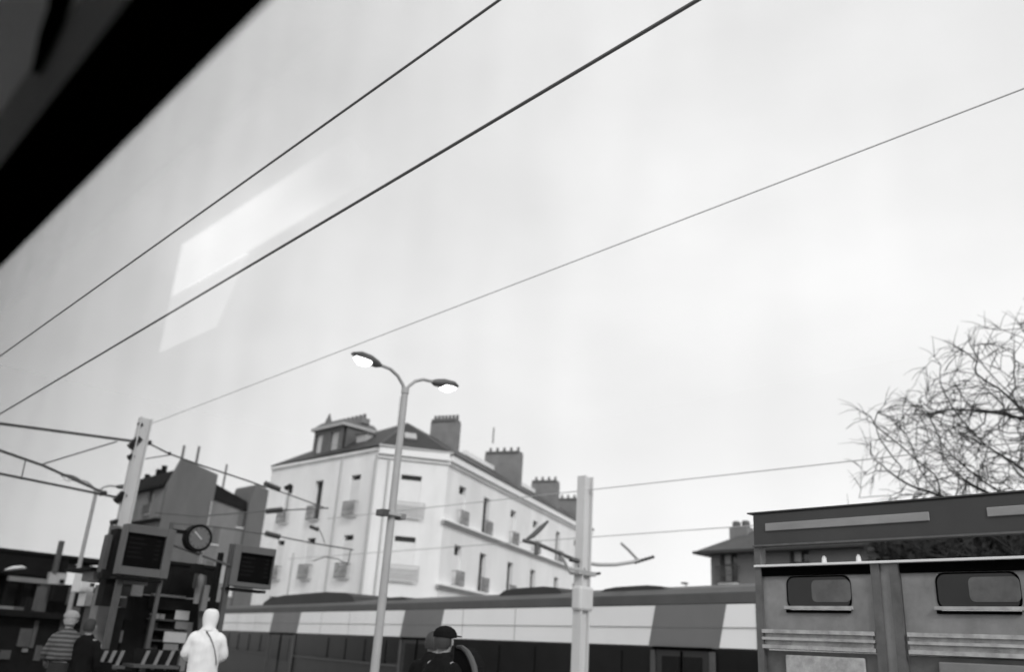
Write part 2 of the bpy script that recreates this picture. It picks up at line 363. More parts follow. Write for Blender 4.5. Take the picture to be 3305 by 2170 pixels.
# dormer with pediment and chimney row on the left wing
FD0, _ = frame((Lc[0], Lc[1]+.3), (Ac[0], Ac[1]+.3))
FD = lambda a, d, z: FD0(a, d, z)
FD4 = lambda a, d, z: FD0(a+4.0, d, z)
dm = facade(FD4, 3.2, 12.3, 14.2, [(.25, .95, 12.4, 13.95), (1.85, 2.7, 12.4, 13.95)], .15).build('dormer', 'dzinc', bd)
MB().fbox(FD, 4.32, 4.95, -.14, -.1, 12.4, 13.95).build('pane', 'curtain', dm)
MB().fbox(FD, 5.9, 6.75, -.14, -.1, 12.4, 13.95).build('panel', 'zinc', dm)
MB().fbox(FD, 4.0, 7.2, -3.0, -.2, 12.3, 14.19).build('side_wall', 'dzinc', dm)
MB().fbox(FD, 3.85, 7.35, -3.1, .22, 14.2, 14.38).build('cornice', 'zinc', dm)
MB().prism([FD(3.9,.15,14.38), FD(7.3,.15,14.38), FD(7.2,-2.6,14.38), FD(4.0,-2.6,14.38)], [FD(4.3,-.2,14.75), FD(6.9,-.2,14.75), FD(6.9,-2.4,14.75), FD(4.3,-2.4,14.75)]).build('pediment', 'dzinc', dm)
MB().fbox(FD, 4.5, 7.1, -1.9, -1.3, 14.7, 15.05).build('chimney_base', 'chimney', dm)
MB().tube([FD(4.45,-.6,14.5), FD(4.45,-.6,15.0), FD(4.45,-.6,15.5)], [.35,.2,.03], 8).build('finial', 'dzinc', dm)
for i in range(5):
    p = FD(5.2+i*.42, -1.6, 15.05); MB().tube([p, p+Vector((0,0,.3))], [.13, .1], 8).build('chimney_pot', 'pot', dm)
dm2 = MB().fbox(FD, 7.9, 8.9, -2.6, -.5, 12.4, 13.6).build('dormer', 'zinc', bd)
MB().fbox(FD, 7.8, 9.0, -2.7, -.4, 13.6, 13.7).build('dormer_roof', 'dzinc', dm2)
MB().tube([(-45.5,31.5,14.2), (-45.5,31.5,17.2)], .02, 5).build('aerial', 'iron', bd)

# ------------------------------------------------------------ dark grey buildings on the left
gb = thing('apartment_building', (-78, 32, -.95), 'dark grey old house with bare party wall and mansard roof left of the white block', 'building')
def xpoly(pts, X0, X1): return MB().prism([(X0, y, z) for y, z in pts], [(X1, y, z) for y, z in pts])
xpoly([(28.8,-.95),(33.1,-.95),(33.1,15.35),(29.65,16.15),(28.8,13.6)], -75, -75.6).build('party_wall', 'gwall', gb)
FG, _ = frame((-84.5, 28.8), (-75.6, 28.8))
opsG = [(u, u+1.1, z, z+2.1) for z in (11.4, 8.0, 4.6, 1.2) for u in (1.6, 5.6)]
facade(FG, 8.9, -.95, 13.6, opsG).build('wall', 'gfac', gb)
for o_ in opsG: window(FG, *o_, 'curtain', gb, 'iron')
MB().box(-84.5, -75.6, 28.4, 28.8, 13.5, 13.72).build('cornice', 'groof', gb)
MB().box(-84.5, -75.0, 28.35, 28.8, 10.6, 10.8).build('balcony_slab', 'groof', gb)
MB().hexa([(-84.5,28.6,13.7),(-75.62,28.6,13.7),(-75.62,33.1,13.7),(-84.5,33.1,13.7),(-84.5,29.3,15.1),(-75.62,29.3,15.1),(-75.62,33.1,15.1),(-84.5,33.1,15.1)]).build('roof', 'groof', gb)
for i, u in enumerate((-83.2, -80.6, -79.4)): MB().box(u, u+.35, 29.6, 30, 15.1, 15.6+.2*i).build('chimney', 'groof', gb)
for y, zt in ((29.75, 17.4), (31.1, 17.6)): MB().tube([(-75.5, y, 15.6), (-75.5, y, zt)], .12, 8).build('flue_pipe', 'gwall', gb)
MB().tube([(-74.93, 32.95, 1), (-74.93, 32.95, 12.9)], .07, 6).build('drainpipe', 'zinc', gb)
gb2 = thing('apartment_building', (-76, 35.5, -.95), 'lower dark roofed house with chimney wall touching the white block', 'building')
FG2, _ = frame((-75.3, 33.12), (-75.3, 38.2))
opsG2 = [(.5,1.2,z,z+1.5) for z in (12.3, 9.3, 6.3)] + [(2.7,3.4,z-.2,z+1.3) for z in (11.3, 8.3, 5.3)]
facade(FG2, 5.08, -.95, 13.2, [o for o in opsG2 if o[3] < 13.1]).build('wall', 'gfac', gb2)
for k, o_ in enumerate([o for o in opsG2 if o[3] < 13.1]): window(FG2, *o_, 'shut' if k > 2 else 'open', gb2)
MB().prism([(-75.1,33.1,13.2),(-75.1,36.5,12.6),(-79,36.5,12.6),(-79,33.1,13.2)], [(-75.4,33.1,14.6),(-75.4,36.5,13.5),(-79,36.5,13.5),(-79,33.1,14.6)]).build('roof', 'groof', gb2)
xpoly([(36.5,-.95),(38.25,-.95),(38.25,14.8),(36.9,15.1),(36.5,13.4)], -74.9, -79).build('chimney_wall', 'gwall', gb2)
MB().tube([(-76,34.2,13.5),(-76,34.2,16.6)], .09, 6).build('flue_pipe', 'gwall', gb2)
MB().box(-80, -75.35, 33.12, 36.4, -.95, 12.9).build('core', 'gwall', gb2)

# ------------------------------------------------------------ house on the right
hs = thing('house', (-20, 41, -.95), 'grey house with overhanging eaves and twin chimney pots behind the shelter', 'building')
FH, _ = frame((-26.0, 38), (-11, 38))
opsH = [(u, u+1.0, z, z+1.6) for z in (5.6, 2.4) for u in (.55, 4.4, 8.2, 12.0)]
facade(FH, 15, -.95, 7.1, opsH).build('wall', 'hwall', hs)
for o_ in opsH: window(FH, *o_, 'curtain', hs, 'iron')
MB().poly([(-26,38,-.95),(-26,45,-.95),(-26,45,7.1),(-26,38,7.1)]).poly([(-11,38,-.95),(-11,45,-.95),(-11,45,7.1),(-11,38,7.1)]).poly([(-26,45,-.95),(-11,45,-.95),(-11,45,7.1),(-26,45,7.1)]).build('wall', 'hwall', hs)
MB().prism([(-26.6,37.4,7.1),(-10.4,37.4,7.1),(-10.4,45.6,7.1),(-26.6,45.6,7.1)], [(-23.0,40.5,9.0),(-14,40.5,9.0),(-14,42.5,9.0),(-23.0,42.5,9.0)]).build('roof', 'hroof', hs)
MB().box(-26.65, -10.35, 37.35, 45.65, 6.98, 7.12).build('eaves', 'slate', hs)
c_ = MB().box(-25.45, -24.4, 38.9, 39.5, 7.3, 8.45).build('chimney', 'chimney', hs)
for x in (-25.2, -24.65): MB().tube([(x,39.2,8.45),(x,39.2,8.72),(x,39.2,8.8)], [.2,.22,.15], 8).build('chimney_pot', 'pot', c_)

# ------------------------------------------------------------ far street lamp
fl = thing('street_lamp', (-32.0, 44.5, -.95), 'tiny distant street lamp seen in the sky gap above the train', 'street lamp')
MB().tube([(-32,44.5,-.95),(-32,44.5,5.6),(-32.2,44.6,6.1),(-32.6,44.9,6.3)], .05, 6).build('pole', 'post', fl)
MB().rings([((-32.55,44.9,6.3),(.1,0,0),(0,.08,0)),((-32.7,45,6.36),(.3,0,0),(0,.16,0)),((-32.75,45,6.45),(.2,0,0),(0,.1,0))], 10).build('lamp_head', 'lampbody', fl)

# ------------------------------------------------------------ bare tree and evergreens on the right
def tree(base, centre, rad, label, seedv, natt=4000):
    """bare tree grown towards scattered points of its crown"""
    from mathutils import kdtree
    random.seed(seedv); t = thing('bare_tree', base, label, 'tree')
    base, centre = Vector(base), Vector(centre); att = []
    while len(att) < natt:
        v = Vector((random.uniform(-1,1), random.uniform(-1,1), random.uniform(-1,1)))
        if v.length > 1 or v.length < .25 or v.z < -.75: continue
        k = 1 + .16*noise.noise(v*2.5)
        p = centre + Vector((v.x*rad[0]*k, v.y*rad[1]*k, v.z*rad[2]*k))
        if noise.noise(p*.55) < -.14: continue            # gaps in the crown
        att.append(p)
    nodes = [base.copy()]; par = [-1]; st = .34
    while nodes[-1].z < centre.z - rad[2]*.95:
        nodes.append(nodes[-1] + Vector((random.gauss(0,.05), random.gauss(0,.05), st))); par.append(len(nodes)-2)
    for it in range(90):
        kd = kdtree.KDTree(len(nodes))
        for i, p in enumerate(nodes): kd.insert(p, i)
        kd.balance(); pull = {}; left = []
        for a in att:
            co, i, d = kd.find(a)
            if d < .36: continue
            left.append(a)
            if d < 5.5: pull.setdefault(i, []).append((a-co).normalized())
        att = left
        if not pull: break
        for i, vs in pull.items():
            d = sum(vs, Vector()) + Vector((random.gauss(0,.35), random.gauss(0,.35), random.gauss(.05,.3)))
            if d.length < .05: continue
            nodes.append(nodes[i] + d.normalized()*st); par.append(i)
        if len(nodes) > 14000: break
    kidsof = {}
    for i, p in enumerate(par): kidsof.setdefault(p, []).append(i)
    R = [0]*len(nodes)
    for i in range(len(nodes)-1, -1, -1):
        cs = kidsof.get(i, []); R[i] = .010 if not cs else (sum(R[c]**2.35 for c in cs))**(1/2.35)
    trunk, tw, nb = MB(), MB(), 0
    stack = [(0, None)]
    while stack:
        i, frm = stack.pop(); pts = ([nodes[frm]] if frm is not None else []) + [nodes[i]]; rs = ([min(R[i]*1.1, R[frm])] if frm is not None else []) + [R[i]]
        cur = i
        while kidsof.get(cur):
            cs = sorted(kidsof[cur], key=lambda c: -R[c])
            for c in cs[1:]: stack.append((c, cur))
            cur = cs[0]; pts.append(nodes[cur]); rs.append(R[cur])
        d = (pts[-1]-pts[-2]).normalized() if len(pts) > 1 else Vector((0,0,1))
        for k in range(4):                               # fine end twigs
            e = (d + Vector((random.gauss(0,.6), random.gauss(0,.6), random.gauss(-.1,.5)))).normalized(); q = pts[-1] + e*random.uniform(.25,.5)
            tw.tube([pts[-1], q, q + (e+Vector((0,0,-.35))).normalized()*random.uniform(.2,.45)], [.010,.008,.004], 3, False)
        if frm is None: trunk.tube(pts, rs, 10, False)
        elif rs[0] > .055 and nb < 60: nb += 1; MB().tube(pts, rs, 7, False).build('branch', 'bark', t)
        else: tw.tube(pts, rs, 4, False)
    trunk.build('trunk', 'bark', t); tw.build('twigs', 'bark', t, kind='stuff'); return t
ct = PY(3475, 1515, 26)
tree((ct.x+1.2, 26.5, -.95), (ct.x, 26, ct.z), (6.0, 4.6, 3.8), 'bare winter tree with a dense rounded crown of twigs rising above the shelter beam', 4)
def bush(base, rx, rz, zc, label, nleaf, seedv):
    random.seed(seedv); t = thing('evergreen_tree', base, label, 'tree'); m = MB()
    b = Vector(base)
    MB().tube([b, b+Vector((.1,.1,zc+.5))], [.2,.12], 7).build('trunk', 'bark', t)
    cl_ = [Vector((random.uniform(-1,1)*rx*.7, random.uniform(-1,1)*rx*.7, zc+random.uniform(-.6,.7)*rz)) for _ in range(26)]
    for i in range(nleaf):
        c = random.choice(cl_); v = Vector((random.gauss(0,1),random.gauss(0,1),random.gauss(0,.8))).normalized()*random.uniform(.5,1)*rx*.42
        p = b + c + v; a = Vector((random.gauss(0,1),random.gauss(0,1),random.gauss(0,1))).normalized()*.22; q = a.orthogonal().normalized()*.12
        m.poly([p-a, p+q, p+a, p-q])
    m.build('crown', 'leaf', t); return t
bush((-11.5, 31.5, -.95), 3.2, 2.3, 5.2, 'dark evergreen tree in the gap under the shelter roof beside the grey house', 9000, 3)
bush((-9.6, 30.0, -.95), 2.0, 2.0, 5.4, 'second dark evergreen tree in the gap under the shelter roof, behind the bare tree', 7000, 5)

# ------------------------------------------------------------ commuter train on the far track
trn = thing('train', (-25, 19.6, -.95), 'white and grey commuter train with dark window band passing on the far track', 'train')
FT, _ = frame((-2.0, 15.5), (-62.5, 26.22)); TL = 61.4
shift = 0
def zt_(u): return 2.78 + .004*u
prof = [(0,-.6),(0,3.0-.05),(-.25,3.22),(-.8,3.36),(-1.45,3.42),(-2.1,3.36),(-2.65,3.22),(-2.9,2.95),(-2.9,-.6)]
bt = MB(); i0 = 0
bt.prism([FT(0, d, z) for d, z in prof], [FT(TL, d, z) for d, z in prof]); bt.build('body', 'tbody', trn)
MB().fbox(FT, -.01, TL+.01, .01, .05, 2.88, 3.12).build('roof_edge', 'troof', trn, bevel=.01)
MB().prism([FT(0,-.02,3.08),FT(0,-.3,3.27),FT(0,-1.45,3.46),FT(0,-2.6,3.27)], [FT(TL,-.02,3.08),FT(TL,-.3,3.27),FT(TL,-1.45,3.46),FT(TL,-2.6,3.27)]).build('roof', 'troof', trn)
MB().fbox(FT, 0, TL, .012, .045, 1.94, 2.86).build('white_band', 'tband', trn)
MB().fbox(FT, 0, TL, .012, .035, 1.05, 1.9).build('window_band', 'tdark', trn)
doors = [(9.65, 12.05), (16.6, 16.6), (22.7, 25.9), (36.2, 40.5), (50, 54)]
for d0, d1 in ((9.7, 12.0), (22.55, 25.5), (36.3, 40.2), (51, 55)):
    MB().hexa([FT(d0,.047,1.92),FT(d1,.047,1.92),FT(d1,.05,1.92),FT(d0,.05,1.92),FT(d0-.25,.047,2.87),FT(d1-.25,.047,2.87),FT(d1-.25,.056,2.87),FT(d0-.25,.056,2.87)]).build('livery_panel', 'tgrey', trn)
    dd = MB().fbox(FT, d0+.3, d1-.3, .04, .07, -.1, 1.86).build('door', 'tgrey' if False else 'tbody', trn)
    k = (d1-d0-.6)
    for a in (.12, .54): MB().fbox(FT, d0+.3+k*a, d0+.3+k*(a+.34), .07, .085, .7, 1.72).build('door_pane', 'tdark', dd)
    MB().fbox(FT, d0+.2, d1-.2, .05, .11, 1.86, 1.93).build('door_header', 'shgap', trn)
    for e in (d0+.12, d1-.26): MB().fbox(FT, e, e+.14, .036, .1, -.1, 1.85).build('door_post', 'kmid', trn)
    MB().fbox(FT, d0+.3+k*.485, d0+.3+k*.515, .07, .09, -.1, 1.84).build('door_seam', 'shgap', dd)
for a, b in ((1, 8.8), (13, 22), (26.6, 35.4), (41.4, 50)):
    k = a
    while k + 1.5 < b:
        w_ = MB().fbox(FT, k, k+1.5, .036, .06, 1.0, 1.8); w_.build('window', 'tdark', trn); k += 1.9
MB().fbox(FT, 0, TL, .036, .05, .9, .97).build('waist_rail', 'kmid', trn)
MB().fbox(FT, 0, TL, .046, .06, 2.36, 2.375).build('panel_seam', 'tgrey', trn)
k = 2.4
while k < 60: MB().fbox(FT, k, k+.02, .046, .05, 1.94, 2.86).build('panel_seam', 'tgrey', trn); k += 3.1
# roof equipment fairings
def pod(u0, u1, h, d0=-.35, d1=-2.4):
    pr = [(0,3.15),(.04,3.15+h*.6),(.1,3.15+h*.85),(.28,3.15+h),(.72,3.15+h*.96),(.9,3.15+h*.8),(.97,3.15+h*.5),(1,3.15)]
    MB().prism([FT(u0+(u1-u0)*a, d0, z) for a, z in pr], [FT(u0+(u1-u0)*a, d1, z) for a, z in pr]).build('roof_unit', 'tfair', trn)
def U(px, py):
    P = FT(0,-.4,0); u = FT(1,-.4,0)-P; n_ = FT(0,.6,0)-P; rr = ray(px, py); t = (P-EYE).dot(n_)/rr.dot(n_); q = EYE+rr*t
    return (q-P).dot(u), q.z
for (xa, xb, yt) in ((1155, 850, 1916), (1322, 1245, 1929), (1822, 1610, 1897), (2160, 1935, 1893)):
    ua, _z = U(xa, 1935); ub, _z = U(xb, 1935); um, zm = U((xa+xb)/2, yt); pod(ua, ub, zm-3.15)
for k in range(5):
    b = MB()
    for s in (0, 2.4): b.fbox(FT, 3+k*13+s, 3.9+k*13+s, -.6, -.45, -.93, -.1)
    b.build('bogie', 'tbody', trn)

# ------------------------------------------------------------ overhead wires
def wire(name, a, b, r, label, m='wire', sag=0.0):
    a, b = Vector(a), Vector(b); pts = [a.lerp(b, t/24) - Vector((0,0,sag*4*(t/24)*(1-t/24))) for t in range(25)]
    base = a
    o = MB().tube(pts, r, 6).build(name, m, base=tuple(base)); return tag(o, label, 'overhead wire')
def extend(p, q, t0, t1): return p + (q-p)*t0, p + (q-p)*t1
# picture line -> line at the wire's own height
def zline(p1, p2, z): return PZ(*p1, z), PZ(*p2, z)
a, b = zline((0,1150),(1610,0),4.75); wire('contact_wire', *extend(a, b, -.75, 2.2), .008, 'thin overhead wire running furthest up and left across the sky')
a, b = zline((0,1337),(2250,0),4.7); wire('contact_wire', *extend(a, b, -.75, 1.6), .0115, 'thickest dark overhead wire crossing the middle of the sky')
a, b = zline((490,1368),(3305,285),6.25); wire('feeder_wire', a, a+(b-a)*1.3, .0072, 'pale overhead wire strung from the top of the left mast to the right edge', 'wire2')
a, b = zline((1880,1585),(2770,1487),5.4); wire('messenger_wire', a+(a-b)*1.6, b+(b-a)*1.2, .011, 'faint upper wire passing behind the middle mast and above the grey house', 'wire2')
a, b = zline((1980,1730),(2440,1697),5.3); wire('contact_wire', a+(a-b)*4.0, b+(b-a)*2.2, .014, 'faint lower wire passing behind the middle mast towards the chimney pots', 'wire2')
a, b = PX(0,1560,-60), PX(52,1115,-24)
# ------------------------------------------------------------ left catenary mast with brackets to both sides
XM = -21.7
mb = Vector((XM, 7.45, 0))
ml = thing('catenary_mast', mb, 'pale catenary mast with brackets to both sides, standing above the left information board', 'mast')
MB().box(XM-.1, XM+.1, 7.31, 7.34, 0, 6.5).box(XM-.1, XM+.1, 7.57, 7.6, 0, 6.5).box(XM-.02, XM+.02, 7.34, 7.57, 0, 6.5).build('post', 'mast', ml)
MB().box(XM-.3, XM+.3, 7.15, 7.75, 0, .12).build('base', 'edge', ml)
def TX(pts, rad, name, m='wire', k=7, par=ml, X=XM): return MB().tube([PX(x, y, X) for x, y in pts], rad, k).build(name, m, par)
TX([(-260,1338),(0,1368),(430,1425)], .035, 'bracket_tube'); TX([(-200,1390),(0,1455),(140,1504),(320,1585),(345,1592)], .032, 'bracket_tube')
TX([(-200,1492),(0,1530),(385,1608)], .03, 'bracket_tube'); TX([(378,1426),(135,1500)], .018, 'stay'); TX([(82,1488),(68,1550)], .014, 'stay')
TX([(480,1432),(545,1465),(640,1500),(800,1553),(860,1575)], .022, 'bracket_tube'); TX([(860,1572),(930,1597),(1055,1643)], .018, 'bracket_tube')
TX([(470,1482),(545,1470)], .015, 'stay')
TX([(500,1655),(640,1668),(860,1650)], .018, 'bracket_tube'); TX([(900,1649),(1060,1641)], .02, 'bracket_tube')
TX([(560,1690),(700,1702),(860,1726)], .02, 'bracket_tube'); TX([(900,1733),(1010,1755),(1140,1776)], .02, 'bracket_tube')
TX([(1132,1775),(1122,1828)], .016, 'drop_rod'); TX([(1010,1812),(1050,1799),(1090,1806),(1120,1822)], .014, 'steady_arm')
TX([(1025,1700),(1040,1730),(1048,1755)], .012, 'drop_rod'); TX([(930,1600),(925,1648)], .012, 'drop_rod')
def insul(x0, y0, x1, y1, r=.075, par=ml, X=XM, name='insulator'):
    a, b = PX(x0,y0,X), PX(x1,y1,X); pts = []; rs = []
    for i in range(13): pts.append(a.lerp(b, i/12)); rs.append(r if i % 2 else r*.55)
    rs[0] = rs[-1] = r*.3
    return MB().tube(pts, rs, 9).build(name, 'insul', par)
insul(852,1560,905,1582,.085); insul(858,1652,912,1646,.085); insul(855,1722,905,1735,.085)
insul(418,1448,452,1412,.11); insul(372,1622,402,1592,.11); insul(412,1480,432,1470,.07); insul(1000,1700,1028,1712,.06); insul(355,1690,385,1682,.07)
insul(920,1578,940,1568,.07); insul(447,1375,458,1368,.07); insul(478,1425,486,1434,.07); insul(545,1460,550,1470,.05)
insul(320,1598,345,1590,.05)
MB().box(XM+.18, XM+.3, 7.1, 7.35, 3.3, 3.8).build('junction_box', 'bframe', ml)

# ------------------------------------------------------------ middle catenary mast
XC = -14.2
pc = PX(1890,1540,XC); yc = pc.y
mc = thing('catenary_mast', (XC, yc, -.95), 'middle catenary mast with short brackets and insulators, standing in front of the train', 'mast')
MB().box(XC-.13, XC+.13, yc-.15, yc-.11, -.95, pc.z).box(XC-.13, XC+.13, yc+.11, yc+.15, -.95, pc.z).box(XC-.05, XC+.05, yc-.11, yc+.11, -.95, pc.z).build('post', 'mast', mc)
def TC(pts, rad, name, m='post', k=8): return MB().tube([PX(x, y, XC) for x, y in pts], rad, k).build(name, m, mc)
TC([(1870,1815),(1930,1824),(1985,1824),(2040,1816),(2062,1808)], .045, 'bracket_tube', 'wire2'); TC([(1690,1746),(1735,1757),(1800,1785),(1850,1806),(1885,1815)], .045, 'bracket_tube', 'bframe')
TC([(1698,1744),(1722,1728),(1745,1706),(1768,1684)], [.03,.06,.06,.03], 'horn', 'kmid'); TC([(2005,1755),(2030,1778),(2058,1808)], .035, 'horn', 'wire2')
TC([(1732,1757),(1731,1792)], .05, 'drop_rod', 'bframe'); TC([(1870,1835),(1900,1858),(1936,1852)], .035, 'stay', 'kmid'); TC([(1810,1790),(1838,1845),(1870,1850)], .035, 'stay', 'wire2')
insul(2045,1818,2112,1798,.05,mc,XC); insul(1838,1806,1880,1816,.06,mc,XC); insul(1868,1822,1898,1862,.07,mc,XC)
MB().box(XC-.14, XC+.16, yc-.22, yc+.25, PX(1880,1975,XC).z, PX(1880,1895,XC).z).build('relay_box', 'mast', mc, bevel=.06)
MB().box(XC-.16, XC+.16, yc-.3, yc+.3, PX(1880,1845,XC).z-.1, PX(1880,1845,XC).z).build('collar', 'post', mc)

# ------------------------------------------------------------ double-armed platform lamps
def lamp_post(loc, label, poleW):
    t = thing('platform_lamp', loc, label, 'street lamp', 'double armed lamps along the platform'); b = Vector(loc)
    def Q(dy, z, dx=0): return b + Vector((dx, dy, z))
    MB().tube([Q(0,0), Q(0,.5), Q(0,.52), Q(0,5.1), Q(0,5.25)], [.09,.085,.066,.052,.048], 12).build('pole', 'post', t)
    MB().tube([Q(0,5.2), Q(0,5.3)], .06, 12).build('collar', 'post', t)
    for s in (-1, 1):
        arm = [Q(0,5.22), Q(s*.06,5.34), Q(s*.17,5.45), Q(s*.32,5.52), Q(s*.48,5.53), Q(s*.55,5.53)]
        MB().tube(arm, .027, 8).build('arm', 'post', t)
        h = MB().rings([(Q(s*.5,5.53),(.03,0,0),(0,0,.03)),(Q(s*.58,5.535),(.08,0,0),(0,0,.06)),(Q(s*.72,5.56),(.11,0,0),(0,0,.075)),(Q(s*.9,5.58),(.12,0,0),(0,0,.06)),(Q(s*1.02,5.58),(.05,0,0),(0,0,.02))], 14).build('lamp_head', 'lampbody', t)
        MB().rings([(Q(s*.68,5.51),(.05,0,0),(0,0,.02)),(Q(s*.74,5.495),(.1,0,0),(0,0,.05)),(Q(s*.86,5.495),(.11,0,0),(0,0,.055)),(Q(s*.97,5.53),(.05,0,0),(0,0,.025))], 14).build('lens', 'lamp', h)
    return t
l1 = lamp_post((-10.67, 7.46, 0), 'tall double armed platform lamp with bright lenses in front of the white building', 1)
cl_ = MB().box(-10.76, -10.55, 7.3, 7.62, 3.3, 3.42)
MB().box(-10.76,-10.58,7.24,7.36,3.29,3.38).build('speaker', 'insul', l1); MB().box(-10.76,-10.58,7.56,7.66,3.28,3.36).build('speaker', 'klight', l1); MB().box(-10.78,-10.56,7.34,7.56,3.31,3.35).build('clamp', 'post', l1)
l2 = copy_tree(l1); l2.location = (-26.17, 8.07, -.12)
for c in list(kids(l2)):
    if c.name.startswith(('speaker', 'clamp')): bpy.data.objects.remove(c)
for h_ in kids(l2):
    for c in kids(h_):
        if c.name.startswith('lens'): c.data = c.data.copy(); c.data.materials[0] = M['lampdim']
l2['label'] = 'distant double armed platform lamp at far left beside the catenary mast'

# ------------------------------------------------------------ helper for boxes facing down the platform (plane X)
def yb(m, x0, y0, x1, y1, X, th=.1):
    xm = (x0+x1)/2; ym = (y0+y1)/2
    ya, yb_ = PX(x0, ym, X).y, PX(x1, ym, X).y; za, zb = PX(xm, y1, X).z, PX(xm, y0, X).z
    return m.box(X-th, X, ya, yb_, za, zb)
def YB(name, ma, par, x0, y0, x1, y1, X, th=.1, **k): return yb(MB(), x0, y0, x1, y1, X, th).build(name, ma, par, **k)

# ------------------------------------------------------------ information boards
def board(cy, label, zc, y0, y1, z0, z1, sy0, sy1, sz0, sz1, X, posty, postz):
    t = thing('information_board', (X, (y0+y1)/2, 0), label, 'information board', 'screens hanging over the platform')
    fr_ = MB(); fr_.box(X-.25, X, y0, sy0, z0, z1).box(X-.25, X, sy1, y1, z0, z1).box(X-.25, X, sy0, sy1, sz1, z1).box(X-.25, X, sy0, sy1, z0, sz0)
    fr_.build('frame', 'bframe', t, bevel=.008)
    sc = MB().box(X-.22, X-.06, sy0, sy1, sz0, sz1).build('screen', 'screen', t)
    q = MB()
    for i in range(5):
        z = sz1-.07-i*.075; q.box(X-.06, X-.055, sy0+.06, sy0+.06+random.uniform(.15,.3), z-.022, z); q.box(X-.06, X-.055, sy1-.14, sy1-.06, z-.022, z)
    q.build('text_rows', 'text', sc)
    MB().box(X-.26, X+.02, y0-.02, y1-.1, z0-.075, z0-.03).build('lower_bar', 'bdark', t)
    MB().box(X-.2, X-.1, posty, posty+.09, 0, postz).build('post', 'kmid', t)
    return t
XB = -15.0
a, b = PX(396,1780,XB), PX(556,1790,XB); s0, s1 = PX(404,1775,XB), PX(530,1785,XB)
board(0, 'left information board with black screen, left of the round clock', 0, a.y, b.y, PX(460,1862,XB).z, PX(470,1698,XB).z, s0.y, s1.y, PX(455,1834,XB).z, PX(478,1727,XB).z, XB, a.y+.06, PX(470,1700,XB).z)
a, b = PX(752,1820,XB), PX(884,1835,XB); s0, s1 = PX(773,1830,XB), PX(880,1840,XB)
rb = board(0, 'right information board with black screen, right of the round clock', 0, a.y, b.y, PX(805,1898,XB).z, PX(830,1766,XB).z, s0.y, s1.y, PX(815,1884,XB).z, PX(835,1791,XB).z, XB, a.y-.03, PX(830,1766,XB).z)
MB().box(XB-.2, XB-.1, a.y-.22, a.y-.15, 0, 2.9).build('post', 'bdark', rb)
# ------------------------------------------------------------ clock
cc = PX(642,1738,XB)
ck = thing('station_clock', (XB, cc.y, 0), 'round dark rimmed platform clock on a bracket between the two boards', 'clock')
def disc(x0, x1, r, n_=32): return MB().tube([(x0, cc.y, cc.z), (x1, cc.y, cc.z)], r, n_)
disc(XB-.16, XB+.02, .235).build('case', 'bdark', ck)
disc(XB+.02, XB+.03, .185).build('clock_face', 'clockface', ck)
MB().hexa([(XB+.032,cc.y-.11,cc.z+.085),(XB+.032,cc.y+.03,cc.z-.03),(XB+.04,cc.y+.03,cc.z-.03),(XB+.04,cc.y-.11,cc.z+.085),(XB+.032,cc.y-.10,cc.z+.105),(XB+.032,cc.y+.045,cc.z-.01),(XB+.04,cc.y+.045,cc.z-.01),(XB+.04,cc.y-.10,cc.z+.105)]).build('clock_hand', 'hand', ck)
for i in range(12):
    t_ = i*math.pi/6; a_ = Vector((XB+.031, cc.y+.15*math.sin(t_), cc.z+.15*math.cos(t_))); b_ = Vector((XB+.031, cc.y+.175*math.sin(t_), cc.z+.175*math.cos(t_)))
    MB().tube([a_, b_], .006, 4).build('hour_mark', 'bdark', ck)
MB().box(XB-.12, XB-.04, cc.y-.46, cc.y-.2, cc.z+.04, cc.z+.1).build('bracket', 'bdark', ck)
MB().tube([(XB-.08, cc.y+.12, cc.z-.22), (XB-.08, cc.y+.12, cc.z-.45)], .035, 8).build('stem', 'klight', ck)
MB().box(XB-.16, XB, cc.y+.02, cc.y+.2, cc.z-.58, cc.z-.43).build('speaker', 'bdark', ck)
MB().box(XB-.1, XB-.05, cc.y-.52, cc.y-.46, 0, cc.z+.2).build('post', 'kmid', ck)
MB().tube([PX(555,1760,XB-.08), PX(750,1830,XB-.08)], .02, 6).build('cross_bar', 'kmid', ck)

# ------------------------------------------------------------ news kiosk under the boards
XK = -16.2
kk = thing('news_kiosk', (XK, PX(480,2100,XK).y, 0), 'dark newspaper kiosk with shelves of magazines under the information boards', 'kiosk')
YB('awning', 'kdark', kk, 548, 1828, 690, 1925, XK, 1.2)
YB('awning_rim', 'kdark', kk, 540, 1820, 700, 1830, XK+.03, 1.3)
YB('awning_edge', 'klight', kk, 492, 1921, 600, 1929, XK+.05, .1)
YB('fascia', 'kdark', kk, 480, 1935, 640, 1972, XK, .3)
YB('frieze', 'klight', kk, 300, 1852, 480, 1885, XK-.2, .6); YB('frieze', 'kmid', kk, 395, 1885, 430, 1925, XK-.25, .5)
YB('sign', 'shgap', kk, 322, 1868, 375, 1885, XK-.15, .1, bevel=.01)
YB('column', 'klight', kk, 300, 1888, 355, 2180, XK-.1, .35); YB('column', 'kmid', kk, 372, 1930, 388, 2170, XK-.05, .2); YB('column', 'klite2', kk, 366, 1960, 384, 2015, XK, .04)
YB('notice', 'klite2', kk, 426, 1890, 462, 1926, XK+.02, .04)
YB('back_panel', 'kdark', kk, 395, 1930, 700, 2200, XK-.5, .2)
YB('side_panel', 'kdark', kk, 415, 1930, 470, 2170, XK-.05, .3)
YB('column', 'kmid', kk, 470, 1985, 482, 2170, XK, .1)
